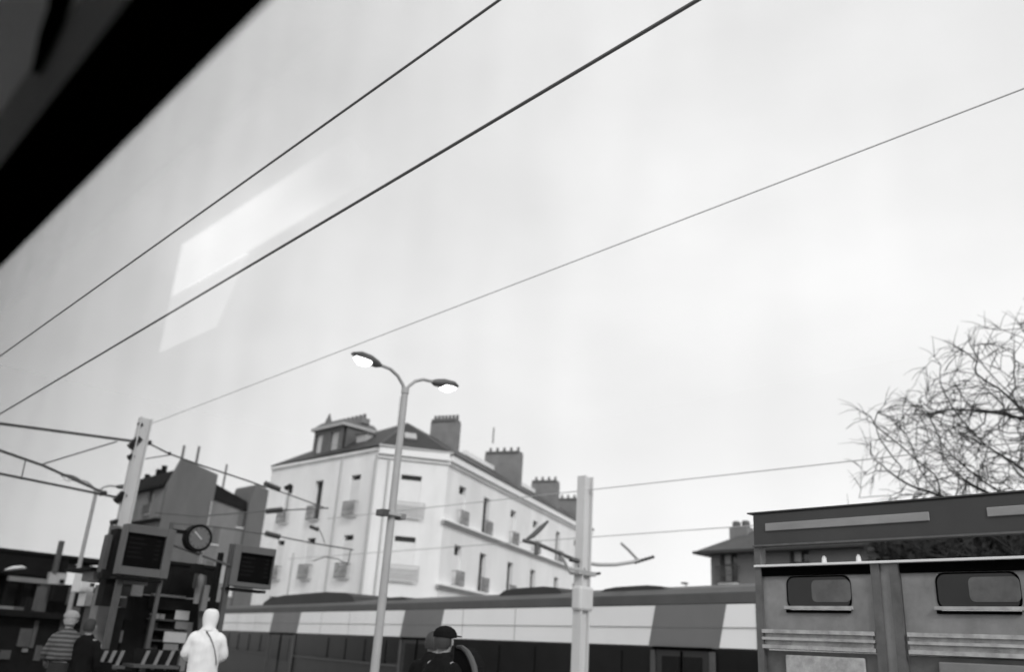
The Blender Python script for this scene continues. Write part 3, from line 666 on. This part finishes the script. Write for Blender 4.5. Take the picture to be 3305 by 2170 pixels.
for i, y in enumerate((2004, 2036, 2072, 2108)):
    YB('shelf', 'kmid', kk, 478, y-3, 600, y+2, XK+.05, .45)
    x = 482
    while x < 585:
        ww = random.uniform(12, 18)
        if random.random() < .85: YB('magazine', random.choice(('kdark','kmid','klight','klite2','kdark','bdark')), kk, x, y-4-random.uniform(12,21), x+ww-2, y-3, XK-.1+random.uniform(-.03,.04), .02)
        x += ww
YB('price_card', 'paper', kk, 566, 1973, 611, 2003, XK+.12, .02); YB('price_card', 'klight', kk, 566, 2008, 608, 2033, XK+.1, .02)
YB('price_card', 'paper', kk, 529, 2042, 601, 2076, XK+.14, .02); YB('price_card', 'klight', kk, 527, 2080, 574, 2112, XK+.14, .02)
YB('side_board', 'klight', kk, 582, 2070, 604, 2170, XK+.05, .08); YB('side_board', 'klight', kk, 600, 2010, 618, 2080, XK+.0, .08)
for i in range(3): YB('poster', ('klight','klite2','klight')[i], kk, 338+i*20, 2036, 356+i*20, 2076, XK+.02, .03)
YB('poster', 'klite2', kk, 314, 2082, 352, 2092, XK+.03, .03)
YB('column', 'kdark', kk, 388, 2000, 412, 2175, XK, .2)
YB('side_poster', 'klite2', kk, 694, 1828, 728, 1884, XK-.6, .03); YB('roof', 'bdark', kk, 290, 1843, 500, 1852, XK, 1.4)
# pale pillar right of the kiosk with rounded sign
pl = thing('platform_pillar', (XK+.6, PX(660,2100,XK+.6).y, 0), 'pale rounded pillar behind the white hooded person and under the clock', 'pillar')
q = [PX(650,1858,XK+.6), PX(660,2170,XK+.6)]
MB().tube([(XK+.6, q[1].y+.05, 0), (XK+.6, q[0].y+.05, q[0].z-.1), (XK+.6, q[0].y+.05, q[0].z)], [.06,.06,.05], 12).build('shaft', 'kmid', pl)
MB().tube([(XK+.72, q[0].y-.06, q[0].z-.5), (XK+.72, q[0].y-.06, q[0].z-.08), (XK+.72, q[0].y-.04, q[0].z)], [.05,.075,.04], 12).build('casing', 'klight', pl)
YB('casing', 'klight', pl, 655, 1890, 672, 1975, XK+.8, .06); YB('side_rod', 'kmid', pl, 628, 1850, 637, 1900, XK+.8, .05)
ac = thing('advertising_column', (-15.6, PX(380,2100,-15.6).y, 0), 'dark narrow column left of the left information board, under the catenary mast', 'column')
YB('column', 'kdark', ac, 352, 1706, 392, 1960, -15.6, .3); YB('side_strip', 'kmid', ac, 338, 1725, 352, 1850, -15.6, .2); YB('lower_column', 'kdark', ac, 330, 1840, 372, 1870, -15.5, .2); YB('shaft', 'kdark', ac, 345, 1960, 372, 2300, -15.62, .2)
# white ticket machine
tm = thing('ticket_machine', (-18, PX(285,1950,-18).y, 0), 'white box with stepped outline behind the striped person and the lamp pole', 'ticket machine')
YB('cabinet', 'white', tm, 262, 1850, 308, 1915, -18, .5, bevel=.02); YB('lower_cabinet', 'white', tm, 274, 1915, 298, 1958, -18, .4); YB('top', 'white', tm, 272, 1842, 306, 1850, -18, .4)
YB('stand', 'kmid', tm, 268, 1958, 296, 2180, -18, .3); YB('slot', 'kdark', tm, 292, 1885, 306, 1893, -17.98, .05)
# slatted bench backs at the bottom
for k, (x0, x1, lab) in enumerate(((300, 400, 'bench with pale slanted slats at the bottom edge, left one below the kiosk column'), (435, 575, 'bench with pale slanted slats at the bottom edge, below the magazine shelves'))):
    XS = -14.6; bn = thing('bench', (XS, PX((x0+x1)/2, 2150, XS).y, 0), lab, 'bench', 'slatted benches at the foot of the kiosk')
    YB('seat', 'kmid', bn, x0-4, 2150, x1+4, 2160, XS+.3, .5); YB('back_board', 'kdark', bn, x0, 2098, x1, 2149, XS-.1, .05)
    n_ = 3 if k == 0 else 3
    for i in range(n_):
        x = x0 + 22 + (x1-x0-20)*i/n_; a, b = PX(x+22, 2102, XS-.02), PX(x-8, 2165, XS)
        MB().hexa([b+Vector((0,-.025,0)), b+Vector((.03,-.025,0)), b+Vector((.03,.025,0)), b+Vector((0,.025,0)), a+Vector((0,-.025,0)), a+Vector((.03,-.025,0)), a+Vector((.03,.025,0)), a+Vector((0,.025,0))]).build('slat', 'klight', bn)
    for x in (x0+4, x1-4): p = PX(x, 2150, XS); MB().box(XS-.1, XS+.1, p.y-.02, p.y+.02, 0, p.z).build('leg', 'bdark', bn)
# covered bins / crates between
YB('litter_bin', 'bdark', None, 300, 2140, 360, 2185, -14.0, .3).name
o = bpy.data.objects['litter_bin']; tag(o, 'black litter bin at the bottom edge below the slatted bench', 'litter bin')

# ------------------------------------------------------------ station canopy at far left
XP = -40
cp = thing('station_canopy', (XP, 10, 0), 'dark station canopy with pale beam on the far left platform', 'canopy')
def PXv(x, y): return PX(x, y, XP)
a, b = PXv(-160,1752), PXv(345,1800); zt = (a.z+PXv(185,1788).z)/2; y0_, y1_ = a.y, b.y
zb = PXv(100,1858).z
MB().box(XP-14, XP, y0_, PXv(330,1790).y, zt-.12, zt).build('roof', 'groof', cp)
MB().box(XP-13.8, XP-.1, y0_+.1, PXv(232,1790).y, zb, zt-.12).build('soffit_box', 'kdark', cp)
yr = PXv(232,1790).y
MB().rings([((XP-.2,yr+.1,zt-.1),(.1,0,0),(0,0,.03)),((XP-.2,yr+.7,zt-.2),(.3,0,0),(0,0,.16)),((XP-.2,yr+1.3,zt-.12),(.3,0,0),(0,0,.12)),((XP-.2,yr+1.7,zt-.05),(.05,0,0),(0,0,.02))], 10).build('awning_tip', 'bdark', cp)
YB('beam', 'klight', cp, 28, 1866, 165, 1882, XP+.3, .3); YB('beam', 'kmid', cp, 262, 1804, 330, 1815, XP-.3, .3)
YB('end_board', 'kmid', cp, 180, 1825, 330, 1842, XP-.5, .2)
YB('pale_sign', 'klite2', cp, 158, 1850, 214, 1888, XP+.5, .3); YB('speaker', 'bdark', cp, 196, 1872, 208, 1884, XP+.7, .15)  # pale board in plain colour, without glow
p = PX(200,1748,XP+.5); p2 = PX(184,1850,XP+.5); MB().tube([(XP+.5,p.y,p2.z),(XP+.5,p.y,p.z)], .12, 8).build('flue', 'kmid', cp)
p = PX(50,1836,XP+1.5); MB().rings([((XP+1.5,p.y-.35,p.z-.1),(.05,0,0),(0,0,.03)),((XP+1.5,p.y-.1,p.z),(.1,0,0),(0,0,.08)),((XP+1.5,p.y+.2,p.z+.06),(.1,0,0),(0,0,.07)),((XP+1.5,p.y+.35,p.z+.05),(.03,0,0),(0,0,.03))], 10).build('lamp_globe', 'white', cp)
for x, ww, ma in ((8, 30, 'kdark'), (112, 34, 'kmid'), (60, 24, 'kdark'), (235, 26, 'kdark')): YB('column', ma, cp, x, 1882, x+ww, 2060, XP-.5, .5)
YB('hanging_monitor', 'bdark', cp, 172, 1892, 212, 1942, XP+4, .3)
for x, y, w2, h2, ma in ((128,1900,20,50,'kmid'),(85,1930,30,60,'kdark'),(40,1960,30,70,'kmid'),(145,1985,45,45,'kmid'),(0,1958,45,16,'klight'),(84,2003,22,10,'klight'),(100,2030,18,18,'klight'),(70,2088,20,12,'klight'),(120,2080,22,40,'klight'),(222,1895,20,60,'kmid'),(225,1960,30,50,'kmid')):
    YB('wall_panel', ma, cp, x, y, x+w2, y+h2, XP+2+random.uniform(0,3), .2)
YB('waiting_room', 'kdark', cp, -90, 1880, 345, 2075, XP-3, 3)
# dark shop front to the left foreground of the canopy (side of a waiting room)
wr = thing('waiting_room', (-24, 6.0, 0), 'dark waiting room wall with grey posters behind the striped person', 'building')
YB('wall', 'kdark', wr, -120, 1990, 262, 2260, -24, 2.5)
for x, y, w2, h2, ma in ((60,2030,40,60,'kmid'),(104,2004,14,90,'kmid'),(72,2095,18,12,'klight'),(112,2085,22,50,'kmid'),(0,2100,34,30,'kmid'),(190,2000,16,70,'kmid')):
    YB('poster', ma, wr, x, y, x+w2, y+h2, -23.97+random.uniform(0,.05), .05)
YB('roof', 'kdark', wr, -120, 1972, 268, 1992, -23.7, 3.2)
YB('post', 'kmid', wr, 118, 1895, 140, 1974, -23.8, .2)

# ------------------------------------------------------------ platform shelter at right (parallel to the track)
YS = 7.0
sh = thing('platform_shelter', (-2.6, YS+.6, 0), 'grey panelled platform shelter under a dark beam with pale strips at the right edge', 'shelter')
x0s, x1s = -4.3, .6
MB().box(x0s, x1s, YS-.05, YS+.07, 2.52, 2.81).build('fascia', 'shfas', sh, bevel=.015)
for a, b in ((-4.17, -2.74), (-2.32, -1.0), (-.6, .5)): MB().box(a, b, YS-.062, YS-.045, 2.645, 2.715).build('light_strip', 'shlite', sh, bevel=.006)
MB().box(x0s-.05, x1s+.05, YS-.06, YS+.08, 2.81, 2.822).build('roof', 'shfas', sh)
MB().box(x0s, x1s, YS-.07, YS-.04, 2.515, 2.53).build('lower_edge', 'shmid', sh)
bays = [(-4.27, -3.26), (-3.02, -2.0), (-1.76, -.74), (-.5, .5)]
for a, b in bays:
    MB().box(a, b, YS-.03, YS+.02, 2.262, 2.336).build('black_header', 'shgap', sh)
    fr_ = MB(); wl, wr_ = a+.27, b-.19
    fr_.box(a, b, YS-.01, YS+.02, 2.255, 2.262).box(a, wl, YS-.01, YS+.02, 1.98, 2.255).box(wr_, b, YS-.01, YS+.02, 1.98, 2.255).box(a, b, YS-.01, YS+.02, 1.83, 1.98)
    pn = fr_.build('wall_panel', 'shpanel', sh)
    rr_ = .06; pts = []
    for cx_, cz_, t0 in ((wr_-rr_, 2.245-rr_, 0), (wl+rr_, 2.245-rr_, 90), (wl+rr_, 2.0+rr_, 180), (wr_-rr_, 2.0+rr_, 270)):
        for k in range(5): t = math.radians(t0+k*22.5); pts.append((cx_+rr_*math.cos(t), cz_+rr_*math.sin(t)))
    MB().prism([(x, YS-.018, z) for x, z in pts], [(x, YS-.002, z) for x, z in pts]).build('reflected_window', 'shdark', sh)  # reflected train windows built as solid dark shapes with rim, sill and strip
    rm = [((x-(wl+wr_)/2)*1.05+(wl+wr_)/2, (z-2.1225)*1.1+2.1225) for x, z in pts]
    MB().prism([(x, YS-.016, z) for x, z in rm], [(x, YS-.004, z) for x, z in rm]).build('reflected_window_rim', 'shgap', sh)
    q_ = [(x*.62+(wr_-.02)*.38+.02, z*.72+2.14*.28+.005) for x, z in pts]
    MB().prism([(x, YS-.022, z) for x, z in q_], [(x, YS-.0185, z) for x, z in q_]).build('reflected_window_inner', 'shmid', sh)
    MB().box(wl-.03, wr_+.02, YS-.045, YS-.005, 1.985, 2.01).build('sill', 'shpale', sh)  # pale line of the same reflection, built as a ledge
    MB().box(wl-.02, wr_+.0, YS-.03, YS-.012, 1.958, 1.98).build('reflected_dark_strip', 'shgap', sh)
    MB().box(a, b, YS-.012, YS+.02, 1.66, 1.83).build('band_back', 'shpanel', sh)
    for z in (1.80, 1.745, 1.675): MB().box(a+.02, b, YS-.05, YS-.02, z-.012, z+.018 - (.008 if z == 1.745 else 0)).build('rail', 'shpale', sh)
    MB().box(a+.02, b-.02, YS-.02, YS-.013, 1.69, 1.79).build('band_panel', 'shpale', sh)
    MB().box(a, b, YS-.005, YS+.02, .3, 1.65).build('lower_glass', 'shmid', sh)
    MB().box(a+.22, b-.1, YS-.03, YS-.006, 1.1, 1.62).build('poster', 'shpale' if a < -4 else 'klight', sh, bevel=.05)
MB().box(x0s, x1s, YS-.06, YS+.03, 2.337, 2.357).build('top_rail', 'shrail', sh, bevel=.004)
for a, b in ((-3.25, -3.03), (-1.99, -1.77), (-.73, -.51)):
    MB().box(a, a+.07, YS-.04, YS+.04, 0, 2.335).build('post', 'shmid', sh); MB().box(b-.07, b, YS-.04, YS+.04, 0, 2.335).build('post', 'shmid', sh)
    MB().box(a+.07, b-.07, YS-.015, YS+.02, 0, 2.335).build('infill', 'shpanel', sh)
for x in (x0s, x1s-.06): MB().box(x, x+.06, YS-.045, YS+.045, 0, 2.52).build('corner_post', 'shmid', sh)
for x in (-3.66, -3.36): MB().tube([(x, YS, 2.357), (x, YS, 2.40), (x, YS, 2.42)], [.022,.02,.008], 8).build('bracket_knob', 'shrail', sh)
for x in (-3.35, -2.0): pass

# ------------------------------------------------------------ people
def skinned(name, verts, edges, rad, m, parent, base, rot, sub=2):
    me = bpy.data.meshes.new(name)
    R_ = Matrix.Rotation(rot, 3, 'Z'); me.from_pydata([tuple(R_ @ Vector(v)) for v in verts], edges, []); me.materials.append(M[m])
    o = bpy.data.objects.new(name, me); S.collection.objects.link(o); o.parent = parent; LOC[o.name] = LOC[parent.name]
    sk = o.modifiers.new('skin', 'SKIN'); sk.use_smooth_shade = True
    for i, r in enumerate(rad):
        s = me.skin_vertices[0].data[i]; s.radius = (r, r) if not hasattr(r, '__len__') else r; s.use_root = (i == 0)
    ss = o.modifiers.new('sub', 'SUBSURF'); ss.levels = sub; ss.render_levels = sub
    return o
def person(loc, facing, label, h, elbowL, handL, elbowR, handR, top, topmat, legs, hem, hood=None, hairm='hair', cap=None, headtilt=0, coat_wide=1.0):
    t = thing('person', loc, label, 'person'); k = h/1.75
    V = lambda x, y, z: Vector((x*k, y*k, z*k)); PW = .045
    # local: +y faces forward, x to the person's right
    v = [V(0,0,.98), V(0,0,1.12), V(0,0,1.3), V(0,-.01,1.44), V(0,0,1.52), V(0,.02+headtilt*.3,1.60), V(0,.03+headtilt,1.68)]
    r = [.12*k,.105*k,.11*k,.075*k,.05*k,.078*k,.075*k]; e = [(0,1),(1,2),(2,3),(3,4),(4,5),(5,6)]
    def chain(start, pts, rs):
        p = start
        for q, rr in zip(pts, rs): v.append(q); r.append(rr*k); e.append((p, len(v)-1)); p = len(v)-1
        return p
    for s in (-1, 1):
        chain(0, [V(s*.1,0,.88), V(s*.11,.01,.5), V(s*.11,-.02,.1), V(s*.12,.12,.04)], [.09,.06,.042,.035])
        el, hd = (elbowR, handR) if s > 0 else (elbowL, handL)
        hw = chain(3, [V(s*.17,0,1.42), V(*el), V(*hd)], [.045,.036,.026])
        hv = V(*hd); d = (hv - V(*el)).normalized(); sd_ = d.cross(Vector((0,0,1))).normalized()
        pm = chain(hw, [hv+d*.055*k], [.032])
        for j, ln in enumerate((.055,.068,.072,.064,.05)):
            o_ = sd_*(j-2)*.017*k; a = hv + d*(.075 if j else .03)*k + o_; ff = a + d*ln*.6*k + Vector((0,0,-.012*k)); g_ = ff + d*ln*.4*k + Vector((0,0,-.025*k))
            chain(pm, [a, ff, g_], [.0095,.009,.008])
    b = skinned('body', v, e, r, 'skin', t, loc, facing)
    R_ = Matrix.Rotation(facing, 3, 'Z'); B = Vector(loc)
    W = lambda x, y, z: B + R_ @ V(x, y, z)
    def loft(rs, k_=20):
        m_ = MB(); R2 = []
        for (x, y, z, rx, ry) in rs: R2.append((W(x,y,z), R_ @ Vector((rx*k,0,0)), R_ @ Vector((0,ry*k,0))))
        return m_.rings(R2, k_)
    cw = coat_wide
    g_ = loft([(0,0,hem,.2*cw,.145*cw),(0,0,hem+.08,.195*cw,.15*cw),(0,0,1.08,.185*cw,.145*cw),(0,0,1.22,.2*cw,.15*cw),(0,-.01,1.34,.205*cw,.145*cw),(0,-.01,1.42,.19,.125),(0,-.01,1.475,.13,.095),(0,0,1.515,.085,.08),(0,.005,1.545,.075,.075)])
    for s in (-1, 1):
        el, hd = (elbowR, handR) if s > 0 else (elbowL, handL)
        sh_, el_, hd_ = W(s*.155,-.005,1.42), W(*el), W(*hd)
        pts = [W(s*.1,0,1.41), sh_, sh_.lerp(el_,.5), el_, el_.lerp(hd_,.5), hd_]
        g_.tube(pts, [.07*k,.078*k,.07*k,.062*k,.055*k,.042*k], 14)
    for i_, p in enumerate(g_.v):
        nn_ = noise.noise_vector(p*6)*.012; g_.v[i_] = p + nn_
    jk = g_.build(top, topmat, t)
    ss = jk.modifiers.new('sub', 'SUBSURF'); ss.levels = 2; ss.render_levels = 2
    tx = bpy.data.textures.get('folds') or bpy.data.textures.new('folds', 'CLOUDS'); tx.noise_scale = .11; tx.noise_depth = 2
    dp = jk.modifiers.new('folds', 'DISPLACE'); dp.texture = tx; dp.texture_coords = 'GLOBAL'; dp.strength = .045; dp.mid_level = .5
    tz = loft([(0,0,.86,.17,.13),(0,0,.95,.175,.135),(0,0,1.05,.165,.125)])
    for s in (-1, 1): tz.tube([W(s*.08,0,.93), W(s*.1,0,.8), W(s*.11,.01,.5), W(s*.11,-.01,.2), W(s*.11,-.01,.08)], [.09*k,.1*k,.075*k,.07*k,.07*k], 12)
    tz.build('trousers', legs, t)
    for s in (-1, 1): MB().rings([(W(s*.11,.17,.03),R_@Vector((.02,0,0)),Vector((0,0,.02))),(W(s*.11,.12,.04),R_@Vector((.045,0,0)),Vector((0,0,.04))),(W(s*.11,0,.05),R_@Vector((.05,0,0)),Vector((0,0,.055))),(W(s*.11,-.09,.05),R_@Vector((.035,0,0)),Vector((0,0,.05)))], 12).build('shoe', 'shoe', t)
    ht = headtilt
    if hood:
        m_ = MB(); R2 = []
        for z, rx, ry, y in ((1.46,.10,.09,-.01),(1.49,.105,.10,-.02),(1.53,.08,.085,-.01),(1.58,.10,.10,.01),(1.64,.108,.115,.02),(1.70,.106,.115,.02),(1.745,.09,.10,.015),(1.768,.06,.07,.01),(1.772,.01,.012,.01)):
            R2.append((W(0,y+ht*(z-1.5)*4,z), R_ @ Vector((rx*k,0,0)), R_ @ Vector((0,ry*k,0))))
        m_.rings(R2, 18); hd_o = m_.build('hood', hood, t)
        # face opening, dark rim at the front
        hd_o.modifiers.new('sub', 'SUBSURF').render_levels = 1
    else:
        m_ = MB(); R2 = []
        for z, rx, ry, y in ((1.585,.072,.06,-.035),(1.62,.088,.085,-.02),(1.68,.09,.1,-.005),(1.73,.08,.092,.005),(1.765,.05,.06,.005),(1.778,.01,.01,.0)):
            R2.append((W(0,y+ht,z), R_ @ Vector((rx*k,0,0)), R_ @ Vector((0,ry*k,0))))
        m_.rings(R2, 16); m_.build('hair', hairm, t)
    # face: nose, eyes, mouth, ears
    fy = .105 + ht
    MB().tube([W(0,fy-.01,1.665), W(0,fy+.018,1.63), W(0,fy-.012,1.62)], [.008*k,.014*k,.008*k], 6).build('nose', 'skin', t)
    for s in (-1, 1):
        MB().tube([W(s*.032-.012,fy-.006,1.665), W(s*.032+.012,fy-.006,1.665)], .007*k, 6).build('eye', 'hair', t)
        if not hood: MB().tube([W(s*.088,.02+ht,1.62), W(s*.095,.015+ht,1.655), W(s*.088,.01+ht,1.68)], .013*k, 6).build('ear', 'skin', t)
    MB().tube([W(-.022,fy-.008,1.585), W(.022,fy-.008,1.585)], .006*k, 6).build('mouth', 'hair', t)
    if cap:
        m_ = MB(); R2 = []
        for z, q1 in ((1.69,.112),(1.73,.112),(1.765,.09),(1.79,.05),(1.797,.01)): R2.append((W(0,.01+ht,z), R_ @ Vector((q1*k,0,0)), R_ @ Vector((0,q1*1.08*k,0))))
        m_.rings(R2, 16); c_ = m_.build('cap', cap, t)
        MB().prism([W(-.09,.08+ht,1.70),W(.09,.08+ht,1.70),W(.07,.19+ht,1.70),W(-.07,.19+ht,1.70)],[W(-.09,.08+ht,1.715),W(.09,.08+ht,1.715),W(.07,.19+ht,1.71),W(-.07,.19+ht,1.71)]).build('brim', cap, c_)
    return t, W, jk
away = math.radians(90-26)         # facing away down the platform: forward (0,1) turned to (-.9,.44)
# white hooded person
hp = PZ(686, 1965, 1.86); pw = (hp.x, hp.y, 0)
wt, WW, wj = person(pw, away, 'person seen from behind in a white hooded jacket with a thin dark diagonal strap', 1.83, (-.27,.0,1.16), (-.14,.24,1.1), (.27,.0,1.16), (.14,.24,1.1), 'jacket', 'coatw', 'jeans', .82, hood='coatw', coat_wide=1.08)
sp = MB(); P1 = [(-.03,-.17,1.50),(.03,-.19,1.42),(.08,-.19,1.34),(.13,-.18,1.25),(.17,-.16,1.15),(.2,-.12,1.05)]
for a in range(len(P1)-1):
    x, y, z = P1[a]; x2, y2, z2 = P1[a+1]
    sp.poly([WW(x-.007,y,z), WW(x+.01,y,z+.004), WW(x2+.01,y2,z2+.004), WW(x2-.007,y2,z2)])
so_ = sp.build('strap', 'kmid', wt); sw = so_.modifiers.new('wrap', 'SHRINKWRAP'); sw.target = wj; sw.offset = .012; sw.wrap_method = 'NEAREST_SURFACEPOINT'
sl = so_.modifiers.new('solid', 'SOLIDIFY'); sl.thickness = .008
# striped person
hp = PX(238, 1982, -14); person((hp.x, hp.y-.02, 0), away, 'person seen from behind in a striped knitted sweater and pale cap', hp.z*1.0, (-.25,-.02,1.16), (-.24,.18,1.05), (.25,-.02,1.16), (.24,.18,1.05), 'sweater', 'stripes', 'jeans', 1.06, hairm='greyhair', cap='greyhair', coat_wide=1.15)
hp = PX(283, 2003, -13.8); person((hp.x, hp.y+.05, 0), away-.3, 'person in a black coat with black hair standing right of the striped sweater', hp.z, (-.23,-.02,1.14), (-.2,.1,.95), (.23,-.02,1.14), (.2,.1,.95), 'coat', 'coatd', 'jeans', .6, coat_wide=.95)
# dark person right of the main lamp pole
hp = PZ(1436, 2034, 1.66); pt, WD, dj = person((hp.x, hp.y, 0), math.radians(12), 'person in black clothes and black cap standing in front of the train', 1.65, (-.25,.05,1.16), (-.1,.25,1.3), (.25,-.02,1.15), (.2,.15,1.0), 'jacket', 'coatd', 'jeans', .8, cap='coatd', coat_wide=1.1)
hp2 = PX(1402, 2046, hp.x-.9); person((hp2.x, hp2.y, 0), math.radians(30), 'person in black with bare dark hair, just left of the person in the black cap', hp2.z, (-.25,-.02,1.16), (-.2,.15,1.0), (.25,-.02,1.15), (.2,.15,1.0), 'coat', 'coatd', 'jeans', .7, coat_wide=1.0)
bp = thing('backpack', (hp.x+.25, hp.y+.3, .9), 'grey rimmed dark bag carried beside the person in the black cap', 'bag')
# bag: body with rounded top and a pale rim following its edge
c0 = PY(1490, 2150, hp.y+.15)
arc = [PY(x, y, hp.y+.15) for x, y in ((1476,2090),(1492,2092),(1508,2106),(1520,2128),(1530,2155),(1536,2190),(1538,2230))]
MB().tube(arc, [.016,.022,.026,.028,.028,.026,.02], 8).build('rim', 'bagrim', bp)
lowc = [Vector((c0.x-.12, p.y, p.z)) for p in arc]
m_ = MB()
for a in range(len(arc)-1): m_.hexa([arc[a], arc[a+1], lowc[a+1], lowc[a], arc[a]+Vector((0,.14,0)), arc[a+1]+Vector((0,.14,0)), lowc[a+1]+Vector((0,.14,0)), lowc[a]+Vector((0,.14,0))])
m_.build('bag_body', 'coatd', bp)

# ------------------------------------------------------------ railway carriage round the camera
cr = thing('railway_carriage', (0, -1.1, .2), 'dark window rail and grey inner wall of the railway carriage in the upper left corner', 'train')
GW = .30
zg = 2.128
MB().box(-4.2, 2.2, GW-.002, GW+.002, .95, zg+.003).build('window_pane', 'glass', cr)
fr_ = MB()
pf = [(GW+.004, zg), (GW+.004, zg+.2), (.205, zg+.2), (.2, zg+.03), (GW, zg-.001)]
fr_.prism([(-4.4, y, z) for y, z in pf], [(2.4, y, z) for y, z in pf]).build('window_top_rail', 'rubber', cr)
MB().box(-4.4, 2.4, .2, GW+.04, .85, .96).build('window_sill', 'rubber', cr)
MB().box(-4.4, -4.15, .2, GW+.04, .96, zg).build('window_post', 'rubber', cr); MB().box(2.15, 2.4, .2, GW+.04, .96, zg).build('window_post', 'rubber', cr)
MB().prism([(-4.4,y,z) for y,z in ((.2,zg+.031),(.204,zg+.2),(.3,zg+.2),(.172,zg+.09))], [(2.4,y,z) for y,z in ((.2,zg+.031),(.204,zg+.2),(.3,zg+.2),(.172,zg+.09))]).build('trim', 'trim', cr)
MB().prism([(-4.4,.17,zg+.092),(-4.4,.31,zg+.21),(-4.4,.31,2.62),(-4.4,.02,2.62)], [(2.4,.17,zg+.092),(2.4,.31,zg+.21),(2.4,.31,2.62),(2.4,.02,2.62)]).build('upper_wall', 'panel', cr)
MB().box(-4.6, 2.6, -2.6, .42, 2.62, 2.7).build('ceiling', 'ceil', cr)
MB().box(-4.6, 2.6, -2.6, .42, .05, .15).build('floor', 'cfloor', cr)
MB().box(-4.6, 2.6, -2.7, -2.6, .05, 2.7).build('far_wall', 'inside', cr)
MB().box(-4.7, -4.6, -2.7, .42, .05, 2.7).build('end_wall', 'inside', cr); MB().box(2.6, 2.7, -2.7, .42, .05, 2.7).build('end_wall', 'inside', cr)
MB().box(-4.6, -4.4, .15, .42, .15, 2.62).build('window_side_wall', 'panel', cr); MB().box(2.4, 2.6, .15, .42, .15, 2.62).build('window_side_wall', 'panel', cr)
MB().box(-4.4, 2.4, .2, .42, .15, .85).build('lower_wall', 'panel', cr)
def on_panel(x, y, off):      # on the slanted upper wall panel
    a, b = Vector((0,.17,zg+.092)), Vector((0,.02,2.62)); n_ = (b-a).cross(Vector((1,0,0))).normalized(); n_ = n_ if n_.y < 0 else -n_
    r = ray(x, y); return EYE + r*((a-EYE).dot(n_)/r.dot(n_)) + n_*off
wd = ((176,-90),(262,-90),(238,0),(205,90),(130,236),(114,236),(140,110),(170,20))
MB().prism([on_panel(x, y, .001) for x, y in wd], [on_panel(x, y, .006) for x, y in wd]).build('dark_wedge', 'rubber', cr)  # dark tapering wedge laid on the upper wall
# ceiling lamp whose image shows in the pane (mirror of the picture's bright strip across the glass)
ZC = 2.54
def mirror(px, py, z):
    p = PZ(px, py, z); return Vector((p.x, 2*GW - p.y, z))
qs = [mirror(x, y, ZC) for x, y in ((575,862),(1120,528),(1175,592),(553,960))]
MB().box(.45, 2.3, -.9, -.3, 2.54, 2.6).build('ceiling_lamp_and_fill', emis('added_fill_glow', .8, 3.0), cr)  # unseen fill panel, added to brighten the inner wall above the window
q2 = [mirror(x, y, ZC) for x, y in ((553,960),(800,822),(700,1055),(515,1140))]
tb = bpy.data.materials['lamp_tube']; tn = tb.node_tree; tcx = tn.nodes.new('ShaderNodeTexCoord'); sx = tn.nodes.new('ShaderNodeSeparateXYZ'); mr = tn.nodes.new('ShaderNodeMapRange')
mr.interpolation_type = 'SMOOTHSTEP'; xs_ = [q.x for q in qs]
mr.inputs[1].default_value = max(xs_)-.02; mr.inputs[2].default_value = max(xs_)-.42; mr.inputs[3].default_value = .05; mr.inputs[4].default_value = .72    # glow fades towards one end to shape the fading reflection
tn.links.new(tcx.outputs['Object'], sx.inputs[0]); tn.links.new(sx.outputs[0], mr.inputs[0]); tn.links.new(mr.outputs[0], tn.nodes['Principled BSDF'].inputs['Emission Strength'])
lm = MB().prism([p for p in qs], [p+Vector((0,0,.078)) for p in qs]).build('ceiling_lamp_and_fill', 'tube', cr)
MB().prism(q2, [p+Vector((0,0,.012)) for p in q2]).build('lamp_end', 'diff', cr)
print('LAMP', [tuple(round(c,2) for c in q) for q in qs])
